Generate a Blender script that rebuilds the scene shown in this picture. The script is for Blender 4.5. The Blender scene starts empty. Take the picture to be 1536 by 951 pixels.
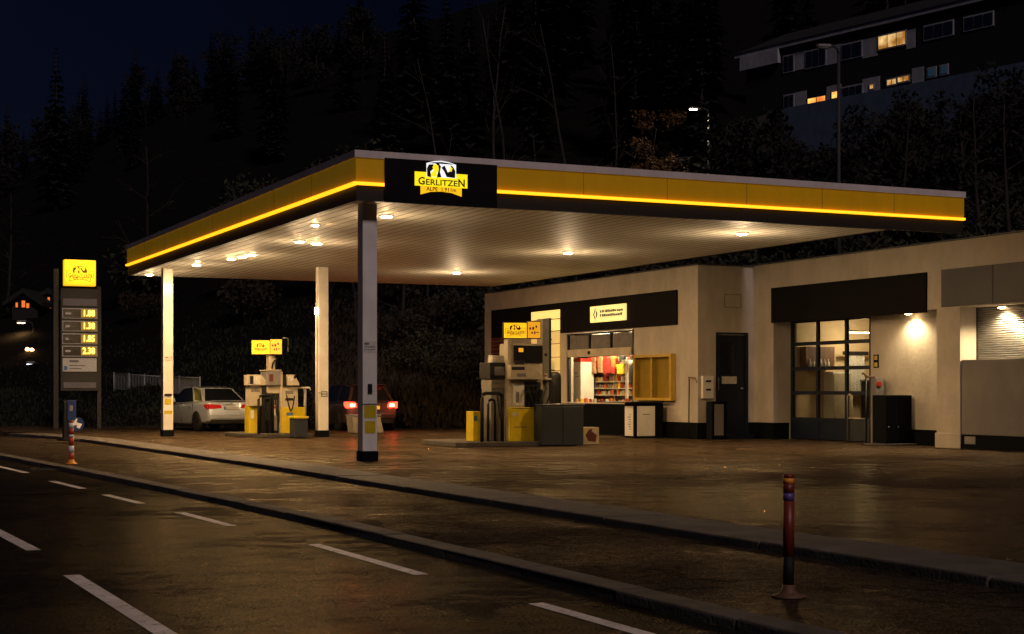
import bpy, bmesh, math, random
from mathutils import Vector, Matrix, noise
R = math.radians
random.seed(7)
SC = bpy.context.scene
COL = SC.collection

# ------------------------------------------------------------------ camera
F = 2339.0; HY = 585.0; CAMZ = 1.4
YAW = math.atan(1098.0/2339.0)
SY, CY = math.sin(YAW), math.cos(YAW)
cam_d = bpy.data.cameras.new('camera')
cam = bpy.data.objects.new('camera', cam_d); COL.objects.link(cam)
cam.location = (0, 0, CAMZ); cam.rotation_euler = (R(90), 0, -YAW)
cam_d.sensor_width = 36; cam_d.lens = F/1536*36
cam_d.shift_y = (HY-475.5)/1536
cam_d.clip_end = 3000; cam_d.clip_start = 0.1
SC.camera = cam
SC.view_settings.view_transform = 'Standard'
SC.view_settings.look = 'None'
SC.view_settings.exposure = 0.0
SC.view_settings.gamma = 1.0
SC.cycles.use_denoising = True
SC.cycles.max_bounces = 7
SC.cycles.diffuse_bounces = 4
SC.cycles.glossy_bounces = 3
SC.cycles.transparent_max_bounces = 12
SC.cycles.sample_clamp_indirect = 8.0
SC.cycles.caustics_reflective = False
SC.cycles.caustics_refractive = False

# ------------------------------------------------------------------ sky + added sun in place of unseen street light behind the camera
W = bpy.data.worlds.new('World'); SC.world = W; W.use_nodes = True
nt = W.node_tree; nt.nodes.clear()
wo = nt.nodes.new('ShaderNodeOutputWorld'); bg = nt.nodes.new('ShaderNodeBackground')
sk = nt.nodes.new('ShaderNodeTexSky'); sk.sky_type = 'NISHITA'; sk.sun_disc = False
sk.sun_elevation = R(-4.5); sk.sun_rotation = R(-62); sk.altitude = 300
sk.ozone_density = 3.0; sk.air_density = 1.0; sk.dust_density = 0.6
SKY = 0.36
bg.inputs[1].default_value = SKY
nt.links.new(sk.outputs[0], bg.inputs[0]); nt.links.new(bg.outputs[0], wo.inputs[0])
sd = bpy.data.lights.new('ambient_sun', 'SUN'); so = bpy.data.objects.new('ambient_sun', sd); COL.objects.link(so)
sd.energy = 0.74; sd.angle = R(8); sd.color = (1.0, 0.79, 0.76)
so.rotation_euler = (R(50), 0, R(-3))

# ------------------------------------------------------------------ pixel measuring helpers
def ray(px, py):
    a = (px-768)/F; b = (HY-py)/F
    return Vector((CY*a+SY, -SY*a+CY, b))
O = Vector((0, 0, CAMZ))
def on_u(px, py, u): d = ray(px, py); return O+d*(u/d.x)
def on_v(px, py, v): d = ray(px, py); return O+d*(v/d.y)
def on_z(px, py, z): d = ray(px, py); return O+d*((z-CAMZ)/d.z)
def at(px, py, Z): return O+ray(px, py)*Z          # Z = depth along the optical axis
def XZ(X, Z): return (CY*X+SY*Z, -SY*X+CY*Z)

# ------------------------------------------------------------------ materials
M = {}
def mat(name, col, rough=0.6, metal=0.0, var=0.12, scale=6.0, bump=0.0, bscale=40.0, spec=0.5, coat=0.0, emit=None, es=0.0, rvar=0.0, stain=0.0):
    m = bpy.data.materials.new(name); m.use_nodes = True; M[name] = m
    n = m.node_tree.nodes; l = m.node_tree.links; p = n['Principled BSDF']
    p.inputs['Roughness'].default_value = rough; p.inputs['Metallic'].default_value = metal
    p.inputs['Specular IOR Level'].default_value = spec; p.inputs['Coat Weight'].default_value = coat
    tc = n.new('ShaderNodeTexCoord')
    nz = n.new('ShaderNodeTexNoise'); nz.inputs['Scale'].default_value = scale; nz.inputs['Detail'].default_value = 6
    l.new(tc.outputs['Object'], nz.inputs['Vector'])
    cr = n.new('ShaderNodeValToRGB'); cr.color_ramp.elements[0].position = .3; cr.color_ramp.elements[1].position = .7
    cr.color_ramp.elements[0].color = (*[c*(1-var) for c in col], 1); cr.color_ramp.elements[1].color = (*[min(1, c*(1+var)) for c in col], 1)
    l.new(nz.outputs[0], cr.inputs[0])
    last = cr.outputs[0]
    if stain > 0:      # rain streaks and grime with their own shape
        mp = n.new('ShaderNodeMapping'); mp.inputs['Scale'].default_value = (1.1, 1.1, .55); l.new(tc.outputs['Object'], mp.inputs[0])
        n2 = n.new('ShaderNodeTexNoise'); n2.inputs['Scale'].default_value = 1.6; n2.inputs['Detail'].default_value = 8; n2.inputs['Roughness'].default_value = .65
        l.new(mp.outputs[0], n2.inputs['Vector'])
        c2 = n.new('ShaderNodeValToRGB'); c2.color_ramp.elements[0].position = .42; c2.color_ramp.elements[1].position = .62
        c2.color_ramp.elements[0].color = (1-stain, 1-stain*1.05, 1-stain*1.15, 1); c2.color_ramp.elements[1].color = (1, 1, 1, 1)
        l.new(n2.outputs[0], c2.inputs[0])
        mx = n.new('ShaderNodeMix'); mx.data_type = 'RGBA'; mx.blend_type = 'MULTIPLY'; mx.inputs[0].default_value = 1
        l.new(last, mx.inputs[6]); l.new(c2.outputs[0], mx.inputs[7]); last = mx.outputs[2]
    l.new(last, p.inputs['Base Color'])
    if rvar > 0:
        n3 = n.new('ShaderNodeTexNoise'); n3.inputs['Scale'].default_value = scale*.6; n3.inputs['Detail'].default_value = 5
        l.new(tc.outputs['Object'], n3.inputs['Vector'])
        mr = n.new('ShaderNodeMapRange'); mr.inputs[1].default_value = .3; mr.inputs[2].default_value = .7
        mr.inputs[3].default_value = max(.05, rough-rvar); mr.inputs[4].default_value = min(1, rough+rvar)
        l.new(n3.outputs[0], mr.inputs[0]); l.new(mr.outputs[0], p.inputs['Roughness'])
    if bump > 0:
        nb = n.new('ShaderNodeTexNoise'); nb.inputs['Scale'].default_value = bscale; nb.inputs['Detail'].default_value = 4
        l.new(tc.outputs['Object'], nb.inputs['Vector'])
        bp = n.new('ShaderNodeBump'); bp.inputs['Strength'].default_value = bump; bp.inputs['Distance'].default_value = .02
        l.new(nb.outputs[0], bp.inputs['Height']); l.new(bp.outputs[0], p.inputs['Normal'])
    if emit:
        p.inputs['Emission Color'].default_value = (*emit, 1); p.inputs['Emission Strength'].default_value = es
    return m

def asphalt(name, col, r0, r1, bs, crack, spec=.5, wet=0.5):
    m = bpy.data.materials.new(name); m.use_nodes = True; M[name] = m
    n = m.node_tree.nodes; l = m.node_tree.links; p = n['Principled BSDF']
    tc = n.new('ShaderNodeTexCoord'); P = tc.outputs['Object']
    def nz(s, d=5, r=.6):
        t = n.new('ShaderNodeTexNoise'); t.inputs['Scale'].default_value = s; t.inputs['Detail'].default_value = d; t.inputs['Roughness'].default_value = r
        l.new(P, t.inputs['Vector']); return t.outputs[0]
    big = nz(.22, 6, .65); mid = nz(1.7, 6); fine = nz(55, 2); grit = nz(140, 2)
    cr = n.new('ShaderNodeValToRGB'); e = cr.color_ramp.elements
    e[0].position = .33; e[1].position = .68
    e[0].color = (*[c*.65 for c in col], 1); e[1].color = (*[c*1.4 for c in col], 1)
    l.new(mid, cr.inputs[0])
    # pale aggregate specks
    sp = n.new('ShaderNodeValToRGB'); sp.color_ramp.elements[0].position = .55; sp.color_ramp.elements[1].position = .72
    sp.color_ramp.elements[0].color = (.62, .62, .62, 1); sp.color_ramp.elements[1].color = (2.6, 2.45, 2.2, 1)
    l.new(fine, sp.inputs[0])
    mx = n.new('ShaderNodeMix'); mx.data_type = 'RGBA'; mx.blend_type = 'MULTIPLY'; mx.inputs[0].default_value = 1
    l.new(cr.outputs[0], mx.inputs[6]); l.new(sp.outputs[0], mx.inputs[7])
    last = mx.outputs[2]
    gn = n.new('ShaderNodeValToRGB'); gn.color_ramp.elements[0].position = .38; gn.color_ramp.elements[1].position = .66
    gn.color_ramp.elements[0].color = (.38, .38, .38, 1); gn.color_ramp.elements[1].color = (2.0, 1.95, 1.85, 1); l.new(nz(11, 8, .9), gn.inputs[0])
    mg = n.new('ShaderNodeMix'); mg.data_type = 'RGBA'; mg.blend_type = 'MULTIPLY'; mg.inputs[0].default_value = 1; l.new(last, mg.inputs[6]); l.new(gn.outputs[0], mg.inputs[7]); last = mg.outputs[2]
    # cracks
    wv = n.new('ShaderNodeTexNoise'); wv.inputs['Scale'].default_value = .9; wv.inputs['Detail'].default_value = 5; l.new(P, wv.inputs['Vector'])
    ad = n.new('ShaderNodeVectorMath'); ad.operation = 'MULTIPLY_ADD'; ad.inputs[1].default_value = (1.6, 1.6, 0); l.new(wv.outputs['Color'], ad.inputs[0]); l.new(P, ad.inputs[2])
    vo = n.new('ShaderNodeTexVoronoi'); vo.feature = 'DISTANCE_TO_EDGE'; vo.inputs['Scale'].default_value = crack; l.new(ad.outputs[0], vo.inputs['Vector'])
    ck = n.new('ShaderNodeMapRange'); ck.inputs[1].default_value = .0; ck.inputs[2].default_value = .016; ck.inputs[3].default_value = .25; ck.inputs[4].default_value = 1
    l.new(vo.outputs['Distance'], ck.inputs[0])
    mx2 = n.new('ShaderNodeMix'); mx2.data_type = 'RGBA'; mx2.blend_type = 'MULTIPLY'; mx2.inputs[0].default_value = 1
    l.new(last, mx2.inputs[6]); l.new(ck.outputs[0], mx2.inputs[7]); l.new(mx2.outputs[2], p.inputs['Base Color'])
    # damp patches
    ma = n.new('ShaderNodeMath'); ma.operation = 'ADD'; l.new(big, ma.inputs[0])
    mb = n.new('ShaderNodeMath'); mb.operation = 'MULTIPLY'; mb.inputs[1].default_value = .5; l.new(mid, mb.inputs[0]); l.new(mb.outputs[0], ma.inputs[1])
    mr = n.new('ShaderNodeMapRange'); mr.inputs[1].default_value = .75-.2*wet; mr.inputs[2].default_value = .95; mr.inputs[3].default_value = r0; mr.inputs[4].default_value = r1
    l.new(ma.outputs[0], mr.inputs[0]); l.new(mr.outputs[0], p.inputs['Roughness'])
    ms = n.new('ShaderNodeMapRange'); ms.inputs[1].default_value = .90-.05*wet; ms.inputs[2].default_value = 1.10; ms.inputs[3].default_value = .01; ms.inputs[4].default_value = spec
    inv = n.new('ShaderNodeMath'); inv.operation = 'SUBTRACT'; inv.inputs[0].default_value = 1.75; l.new(ma.outputs[0], inv.inputs[1]); l.new(inv.outputs[0], ms.inputs[0])
    mgr = n.new('ShaderNodeMath'); mgr.operation = 'MULTIPLY'; mgr.use_clamp = True; mg0 = n.new('ShaderNodeMath'); mg0.operation = 'MULTIPLY'; sr_ = n.new('ShaderNodeMapRange'); sr_.inputs[1].default_value = .35; sr_.inputs[2].default_value = .65; sr_.inputs[3].default_value = .15; sr_.inputs[4].default_value = 1.9; l.new(fine, sr_.inputs[0])
    l.new(ms.outputs[0], mg0.inputs[0]); l.new(sr_.outputs[0], mg0.inputs[1]); l.new(mg0.outputs[0], mgr.inputs[0]); l.new(gn.outputs[0], mgr.inputs[1])
    p.inputs['Specular IOR Level'].default_value = 0
    gls = n.new('ShaderNodeBsdfGlossy'); gls.inputs['Color'].default_value = (1, .86, .66, 1); l.new(mr.outputs[0], gls.inputs['Roughness']); msh = n.new('ShaderNodeMixShader'); l.new(mgr.outputs[0], msh.inputs[0])  # golden tone of the lamps' reflections put into the gloss colour
    l.new(p.outputs[0], msh.inputs[1]); l.new(gls.outputs[0], msh.inputs[2]); l.new(msh.outputs[0], n['Material Output'].inputs[0])
    b0 = n.new('ShaderNodeBump'); b0.inputs['Strength'].default_value = .35; b0.inputs['Distance'].default_value = .015; l.new(mid, b0.inputs['Height'])
    gr = nz(9, 3, .7); bg_ = n.new('ShaderNodeBump'); bg_.inputs['Strength'].default_value = .6; bg_.inputs['Distance'].default_value = .02; l.new(gr, bg_.inputs['Height']); l.new(b0.outputs[0], bg_.inputs['Normal'])
    b1 = n.new('ShaderNodeBump'); b1.inputs['Strength'].default_value = bs; b1.inputs['Distance'].default_value = .012
    l.new(fine, b1.inputs['Height']); l.new(bg_.outputs[0], b1.inputs['Normal'])
    b2 = n.new('ShaderNodeBump'); b2.inputs['Strength'].default_value = .6; b2.inputs['Distance'].default_value = .01; l.new(ck.outputs[0], b2.inputs['Height']); l.new(b1.outputs[0], b2.inputs['Normal'])
    l.new(b2.outputs[0], p.inputs['Normal']); l.new(b2.outputs[0], gls.inputs['Normal'])
    return m
asphalt('asphalt_road', (.017, .0155, .0145), .15, .28, .8, .07, .09)
asphalt('asphalt_path', (.040, .030, .022), .24, .45, .8, .3, .08)
asphalt('asphalt_yard', (.060, .043, .029), .15, .32, .8, .16, .15)
mat('kerb_stone', (.095, .080, .066), .8, var=.3, scale=3, bump=.5, bscale=30, stain=.3)
wp = mat('worn_paint', (.85, .78, .74), .6, var=.15, scale=9, bump=.3, bscale=60, stain=.3)
n = wp.node_tree.nodes; l = wp.node_tree.links; tc = n.new('ShaderNodeTexCoord'); q_ = n.new('ShaderNodeTexNoise'); q_.inputs['Scale'].default_value = 14; q_.inputs['Detail'].default_value = 8; q_.inputs['Roughness'].default_value = .8; l.new(tc.outputs['Object'], q_.inputs['Vector'])
r_ = n.new('ShaderNodeValToRGB'); r_.color_ramp.elements[0].position = .38; r_.color_ramp.elements[1].position = .46; r_.color_ramp.elements[0].color = (.04, .04, .045, 1); r_.color_ramp.elements[1].color = (1, 1, 1, 1); l.new(q_.outputs[0], r_.inputs[0])
k_ = [k for k in l if k.to_socket == n['Principled BSDF'].inputs['Base Color']][0].from_socket; x_ = n.new('ShaderNodeMix'); x_.data_type = 'RGBA'; x_.blend_type = 'MULTIPLY'; x_.inputs[0].default_value = 1; l.new(k_, x_.inputs[6]); l.new(r_.outputs[0], x_.inputs[7]); l.new(x_.outputs[2], n['Principled BSDF'].inputs['Base Color'])
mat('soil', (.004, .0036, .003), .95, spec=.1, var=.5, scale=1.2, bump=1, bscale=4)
mat('plaster', (.48, .43, .37), .85, var=.07, scale=1.2, bump=.35, bscale=9, stain=.13)
mat('plaster_grey', (.20, .185, .19), .85, var=.08, scale=1.2, bump=.35, bscale=9, stain=.12)
mat('panel_grey', (.05, .05, .06), .6, var=.06, scale=2, stain=.15)
mat('black_paint', (.003, .004, .005), .85, var=.2, scale=4, bump=.1, spec=.1)
mat('band_black', (.007, .006, .007), .8, spec=.12, var=.15, scale=1.5, stain=.15)
mat('navy_paint', (.006, .011, .026), .45, spec=.3, var=.15, scale=3)
mat('white_metal', (.80, .77, .73), .38, var=.05, scale=3, stain=.12)
mat('cap_metal', (.70, .62, .61), .5, var=.06, scale=.7, stain=.12)
mat('fascia_yellow', (.62, .31, .005), .38, var=.07, scale=.6, stain=.12, emit=(.60, .32, .004), es=.11)  # faint emission added, stands in for light falling on the panels
mat('fascia_dark', (.014, .011, .009), .5, var=.1)
mat('led_amber', (1, .6, .05), .5, emit=(1, .40, .010), es=2.0, var=0)
mat('lamp_lens', (1, .85, .6), .5, emit=(1, .61, .26), es=1250, var=0)
mat('lamp_soffit', (1, .85, .6), .5, emit=(1, .68, .32), es=60, var=0)
mat('lamp_soft', (1, .85, .6), .5, emit=(1, .70, .34), es=14, var=0)
mat('lamp_cold', (1, 1, 1), .5, emit=(1, .86, .66), es=60, var=0)
mat('lamp_orange', (1, .7, .3), .5, emit=(1, .5, .15), es=14, var=0)
mat('lamp_white_far', (1, 1, 1), .5, emit=(.85, .92, 1), es=6, var=0)
mat('tube_lamp', (1, .9, .7), .5, emit=(1, .78, .45), es=9, var=0)
mat('box_yellow_lit', (.9, .6, .03), .4, emit=(1, .52, .012), es=1.0, var=.03)
mat('box_amber_lit', (.8, .45, .05), .4, emit=(1, .42, .02), es=.62, var=.03)
mat('sign_cream_lit', (.9, .75, .3), .4, emit=(1, .78, .26), es=.95, var=.03)
mat('board_lit', (.9, .75, .4), .5, emit=(1, .62, .16), es=.42, var=.05)  # lower cream boards: the light on them is put into the emission
mat('board_lit_bright', (.9, .75, .3), .5, emit=(1, .74, .20), es=.9, var=.05)
mat('digit_lit', (1, .9, .3), .4, emit=(1, .74, .10), es=2.4, var=0)
mat('digit_glow', (.4, .25, .02), .4, emit=(.9, .45, .02), es=.22, var=0)
mat('logo_yellow', (1, .8, .02), .4, emit=(1, .78, .01), es=.95, var=.02)
mat('logo_orange', (1, .6, .02), .4, emit=(1, .52, .01), es=.95, var=.02)
mat('logo_white', (.9, .9, .9), .4, emit=(.9, .92, .95), es=.95, var=.05, scale=40)
mat('logo_black', (.01, .01, .01), .5, var=0)
mat('yellow_panel', (.62, .47, .015), .35, var=.1, scale=5, stain=.15)
mat('cabinet_gold', (.50, .30, .03), .45, var=.12, scale=3)
mat('yellow_frame', (.50, .33, .05), .45, var=.1, scale=5)
mat('cream_metal', (.58, .51, .39), .38, var=.1, scale=6, stain=.25)
mat('shaded_pale', (.30, .27, .23), .4, var=.12, scale=6, stain=.25)  # pale pump parts and tub darkened, shade put into the colour
mat('dull_pole', (.03, .03, .033), .7, var=.1)
mat('grey_metal', (.22, .21, .21), .4, metal=.3, var=.1, scale=5)
mat('island_stone', (.05, .042, .035), .85, var=.3, scale=4, bump=.4)
mat('steel', (.45, .44, .43), .3, metal=1, var=.1)
mat('dark_metal', (.012, .012, .013), .4, spec=.35, var=.2)
mat('screen_black', (.008, .008, .009), .3, var=.1, spec=.25)
mat('rubber', (.006, .006, .006), .7, spec=.3, var=.2)
mat('paper', (.6, .58, .53), .7, var=.25, scale=25)
mat('print_grey', (.16, .15, .14), .7, var=.2)
mat('bin_blue_grey', (.020, .025, .034), .45, var=.1)
mat('red_plastic', (.35, .02, .012), .4, var=.1)
mat('red_brown', (.10, .022, .012), .6, var=.2)
mat('wood_brown', (.12, .055, .03), .6, var=.2)
mat('orange_refl', (.8, .28, .03), .4, var=.1)
mat('red_refl', (.45, .045, .02), .4, var=.1)
mat('dark_red', (.15, .018, .009), .45, var=.1)
mat('white_refl', (.75, .72, .70), .4, var=.1)
mat('violet_refl', (.10, .06, .22), .4, var=.1)
mat('blue_sign', (.006, .025, .11), .4, var=.1)
mat('blue_sticker', (.05, .16, .4), .4, var=.1)
mat('silver_paint', (.52, .58, .68), .25, metal=.45, var=.03, coat=.6)
mat('dark_paint', (.06, .035, .035), .3, metal=.5, var=.03, coat=.8)
mat('blue_paint', (.03, .10, .25), .3, metal=.4, var=.03, coat=.6)
mat('car_glass', (.006, .007, .009), .12, var=0, spec=.25)
mat('tail_red', (.4, .01, .01), .15, var=0, coat=1, emit=(1, .03, .02), es=.10)
mat('tail_red_on', (.8, .02, .01), .3, var=0, emit=(1, .035, .015), es=7)
mat('tail_core', (1, .3, .2), .3, var=0, emit=(1, .22, .10), es=16)
mat('plate_white', (.42, .42, .40), .5, var=.05)
mat('plate_yellow', (.7, .4, .05), .5, var=.05, emit=(1, .42, .05), es=.5)
mat('bark', (.020, .015, .011), .9, var=.4, scale=8, bump=.6, bscale=12)
mat('birch_bark', (.028, .024, .02), .85, var=.5, scale=7, bump=.4, bscale=10)
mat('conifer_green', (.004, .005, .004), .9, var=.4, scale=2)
mat('leaf_green', (.024, .024, .010), .8, var=.5, scale=1.5)
mat('leaf_autumn', (.12, .055, .011), .8, var=.5, scale=1.5)
mat('leaf_brown', (.022, .013, .007), .85, var=.5, scale=1.5)
mat('grass_dark', (.014, .018, .008), .9, var=.4, scale=1)
mat('flat_white', (.10, .15, .26), .85, var=.06, scale=.6, stain=.2)
mat('flat_dark', (.012, .011, .011), .8, var=.2, scale=.8)
mat('flat_panel', (.45, .47, .55), .8, var=.08, scale=1, stain=.2)
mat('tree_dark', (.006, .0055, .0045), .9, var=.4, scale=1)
mat('flat_dark2', (.06, .07, .10), .85, var=.2, scale=.8)
mat('roof_dark', (.010, .010, .011), .8, var=.2)
mat('win_dark', (.012, .014, .018), .15, var=0)
mat('win_far_hot', (.5, .1, .02), .5, emit=(1, .22, .03), es=.9)
mat('win_lit', (.5, .3, .1), .5, var=.4, scale=1.3, emit=(1, .55, .16), es=.75)
mat('win_lit_hot', (.5, .3, .1), .5, var=.4, emit=(1, .40, .07), es=1.3)
mat('win_bluish', (.03, .08, .12), .5, var=.3, emit=(.2, .45, .7), es=.035)
mat('fence_grey', (.30, .31, .33), .6, metal=.2, var=.1)
mat('house_pale', (.06, .05, .048), .85, var=.1)
mat('cloth_red', (.35, .03, .02), .85, var=.3, scale=10)
mat('cloth_tan', (.48, .28, .14), .85, var=.3, scale=10)
mat('cloth_black', (.02, .02, .025), .85, var=.3, scale=10)
mat('cloth_orange', (.7, .16, .04), .85, var=.3, scale=10)
mat('cloth_yellow', (.75, .5, .02), .85, var=.3, scale=10)
mat('cloth_wine', (.16, .015, .02), .85, var=.3, scale=10)
mat('cloth_grey', (.25, .20, .20), .85, var=.3, scale=10)
mat('interior_wall', (.62, .48, .30), .8, var=.1, scale=2)
mat('interior_green', (.16, .17, .10), .8, var=.1, scale=2)
mat('interior_floor', (.25, .19, .13), .5, var=.1)
for nm_, c0_, c1_, st_ in (('win_lit', (.35, .14, .02), (1, .66, .26), 1.0), ('win_lit_hot', (.5, .08, .01), (1, .50, .10), 1.5)):
    n = M[nm_].node_tree.nodes; l = M[nm_].node_tree.links; tc = n.new('ShaderNodeTexCoord'); q_ = n.new('ShaderNodeTexNoise'); q_.inputs['Scale'].default_value = 1.1; q_.inputs['Detail'].default_value = 4; l.new(tc.outputs['Object'], q_.inputs['Vector'])
    r_ = n.new('ShaderNodeValToRGB'); r_.color_ramp.elements[0].position = .38; r_.color_ramp.elements[1].position = .62; r_.color_ramp.elements[0].color = (*c0_, 1); r_.color_ramp.elements[1].color = (*c1_, 1); l.new(q_.outputs[0], r_.inputs[0]); l.new(r_.outputs[0], n['Principled BSDF'].inputs['Emission Color']); n['Principled BSDF'].inputs['Emission Strength'].default_value = st_
# thin clear glass
g = bpy.data.materials.new('clear_glass'); g.use_nodes = True; M['clear_glass'] = g
n = g.node_tree.nodes; l = g.node_tree.links; n.clear()
o_ = n.new('ShaderNodeOutputMaterial'); mxs = n.new('ShaderNodeMixShader'); tr = n.new('ShaderNodeBsdfTransparent'); gl = n.new('ShaderNodeBsdfGlossy'); lw = n.new('ShaderNodeLayerWeight'); fr = n.new('ShaderNodeMapRange')
lw.inputs[0].default_value = .5; l.new(lw.outputs['Facing'], fr.inputs[0]); fr.inputs[1].default_value = .5; fr.inputs[2].default_value = 1.0; fr.inputs[3].default_value = .03; fr.inputs[4].default_value = .35; gl.inputs['Roughness'].default_value = .04; tr.inputs[0].default_value = (.88, .9, .88, 1)
l.new(fr.outputs[0], mxs.inputs[0]); l.new(tr.outputs[0], mxs.inputs[1]); l.new(gl.outputs[0], mxs.inputs[2]); l.new(mxs.outputs[0], o_.inputs[0])
# ribbed canopy ceiling: planks along v
m = mat('ceiling_planks', (.72, .67, .56), .5, var=.06, scale=1.2, spec=.08, stain=.05)
n = m.node_tree.nodes; l = m.node_tree.links; p = n['Principled BSDF']
tc = n.new('ShaderNodeTexCoord'); sx = n.new('ShaderNodeSeparateXYZ'); l.new(tc.outputs['Object'], sx.inputs[0])
mu = n.new('ShaderNodeMath'); mu.operation = 'MULTIPLY'; mu.inputs[1].default_value = 1/.29; l.new(sx.outputs[0], mu.inputs[0])
fc = n.new('ShaderNodeMath'); fc.operation = 'FRACT'; l.new(mu.outputs[0], fc.inputs[0])
rp = n.new('ShaderNodeValToRGB'); e = rp.color_ramp.elements; e[0].position = 0; e[0].color = (0, 0, 0, 1); e[1].position = .16; e[1].color = (1, 1, 1, 1)
a1 = rp.color_ramp.elements.new(.5); a1.color = (.93, .93, .93, 1); a2 = rp.color_ramp.elements.new(.90); a2.color = (1, 1, 1, 1); a3 = rp.color_ramp.elements.new(1); a3.color = (0, 0, 0, 1)
l.new(fc.outputs[0], rp.inputs[0])
bp = n.new('ShaderNodeBump'); bp.inputs['Strength'].default_value = .8; bp.inputs['Distance'].default_value = .02; l.new(rp.outputs[0], bp.inputs['Height'])
wn = n.new('ShaderNodeTexNoise'); wn.inputs['Scale'].default_value = 2.5; mpp = n.new('ShaderNodeMapping'); mpp.inputs['Scale'].default_value = (3, .5, 1); l.new(tc.outputs['Object'], mpp.inputs[0]); l.new(mpp.outputs[0], wn.inputs['Vector'])
bp2 = n.new('ShaderNodeBump'); bp2.inputs['Strength'].default_value = .25; bp2.inputs['Distance'].default_value = .03; l.new(wn.outputs[0], bp2.inputs['Height']); l.new(bp.outputs[0], bp2.inputs['Normal'])
l.new(bp2.outputs[0], p.inputs['Normal'])
ol = [k for k in l if k.to_socket == p.inputs['Base Color']][0].from_socket
mm = n.new('ShaderNodeMix'); mm.data_type = 'RGBA'; mm.blend_type = 'MULTIPLY'; mm.inputs[0].default_value = .9
l.new(ol, mm.inputs[6]); l.new(rp.outputs[0], mm.inputs[7]); l.new(mm.outputs[2], p.inputs['Base Color'])

# ------------------------------------------------------------------ mesh helpers
def wloc(o):
    v = Vector((0, 0, 0))
    while o is not None: v = v+o.location; o = o.parent
    return v
def tag(o, label=None, cat=None, group=None, kind=None):
    if label: o['label'] = label
    if cat: o['category'] = cat
    if group: o['group'] = group
    if kind: o['kind'] = kind
    return o
def thing(name, loc, label, cat, group=None):
    o = bpy.data.objects.new(name, None); COL.objects.link(o); o.location = loc; o.empty_display_size = .2
    return tag(o, label, cat, group)
class MB:
    def __init__(s): s.v = []; s.f = []; s.sm = []
    def add(s, vs, fs, smooth=False):
        b = len(s.v); s.v += [Vector(v) for v in vs]; s.f += [tuple(i+b for i in f) for f in fs]; s.sm += [smooth]*len(fs); return s
    def box(s, x0, x1, y0, y1, z0, z1):
        return s.add([(x0,y0,z0),(x1,y0,z0),(x1,y1,z0),(x0,y1,z0),(x0,y0,z1),(x1,y0,z1),(x1,y1,z1),(x0,y1,z1)],
                     [(0,3,2,1),(4,5,6,7),(0,1,5,4),(1,2,6,5),(2,3,7,6),(3,0,4,7)])
    def tube(s, pts, r, n=8, cap=True):
        pts = [Vector(p) for p in pts]; rr = r if isinstance(r, (list, tuple)) else [r]*len(pts)
        vs = []; fs = []
        for i, p in enumerate(pts):
            t = (pts[min(i+1, len(pts)-1)]-pts[max(i-1, 0)]).normalized()
            a = t.cross(Vector((0, 0, 1)))
            if a.length < .05: a = t.cross(Vector((1, 0, 0)))
            a.normalize(); b = t.cross(a)
            for k in range(n):
                th = 2*math.pi*k/n; vs.append(p+(a*math.cos(th)+b*math.sin(th))*rr[i])
        for i in range(len(pts)-1):
            for k in range(n):
                fs.append((i*n+k, i*n+(k+1) % n, (i+1)*n+(k+1) % n, (i+1)*n+k))
        s.add(vs, fs, True)
        if cap:
            b = len(s.v)-len(vs)
            s.f += [tuple(b+k for k in range(n))[::-1], tuple(b+(len(pts)-1)*n+k for k in range(n))]; s.sm += [False, False]
        return s
    def prism(s, o, ax, ay, n, pts, t):
        o = Vector(o); ax = Vector(ax); ay = Vector(ay); n = Vector(n); k = len(pts)
        vs = [o+ax*a+ay*b for a, b in pts]+[o+ax*a+ay*b+n*t for a, b in pts]
        fs = [tuple(range(k))[::-1], tuple(range(k, 2*k))]+[(i, (i+1) % k, (i+1) % k+k, i+k) for i in range(k)]
        return s.add(vs, fs)
    def lathe(s, c, prof, n=20):
        c = Vector(c); vs = []; fs = []
        for r, z in prof:
            for k in range(n): th = 2*math.pi*k/n; vs.append(c+Vector((r*math.cos(th), r*math.sin(th), z)))
        for i in range(len(prof)-1):
            for k in range(n): fs.append((i*n+k, i*n+(k+1) % n, (i+1)*n+(k+1) % n, (i+1)*n+k))
        fs += [tuple(range(n))[::-1], tuple((len(prof)-1)*n+k for k in range(n))]
        return s.add(vs, fs, True)
    def build(s, name, m, parent=None, bevel=0.0, fix=True, loc=None):
        me = bpy.data.meshes.new(name)
        off = wloc(parent) if parent is not None else Vector((0, 0, 0))
        if loc is not None: off = off+Vector(loc)
        me.from_pydata([v-off for v in s.v], [], s.f)
        me.polygons.foreach_set('use_smooth', s.sm)
        ms = m if isinstance(m, (list, tuple)) else [m]
        for q in ms: me.materials.append(M[q] if isinstance(q, str) else q)
        if fix:
            bm = bmesh.new(); bm.from_mesh(me); bmesh.ops.recalc_face_normals(bm, faces=bm.faces); bm.to_mesh(me); bm.free()
        me.update()
        o = bpy.data.objects.new(name, me); COL.objects.link(o)
        if loc is not None: o.location = loc
        if parent is not None: o.parent = parent
        if bevel > 0:
            b = o.modifiers.new('bevel', 'BEVEL'); b.width = bevel; b.segments = 2; b.limit_method = 'ANGLE'; b.harden_normals = False
        return o
def box(name, m, parent, x0, x1, y0, y1, z0, z1, bevel=0.0):
    return MB().box(x0, x1, y0, y1, z0, z1).build(name, m, parent, bevel)
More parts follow.
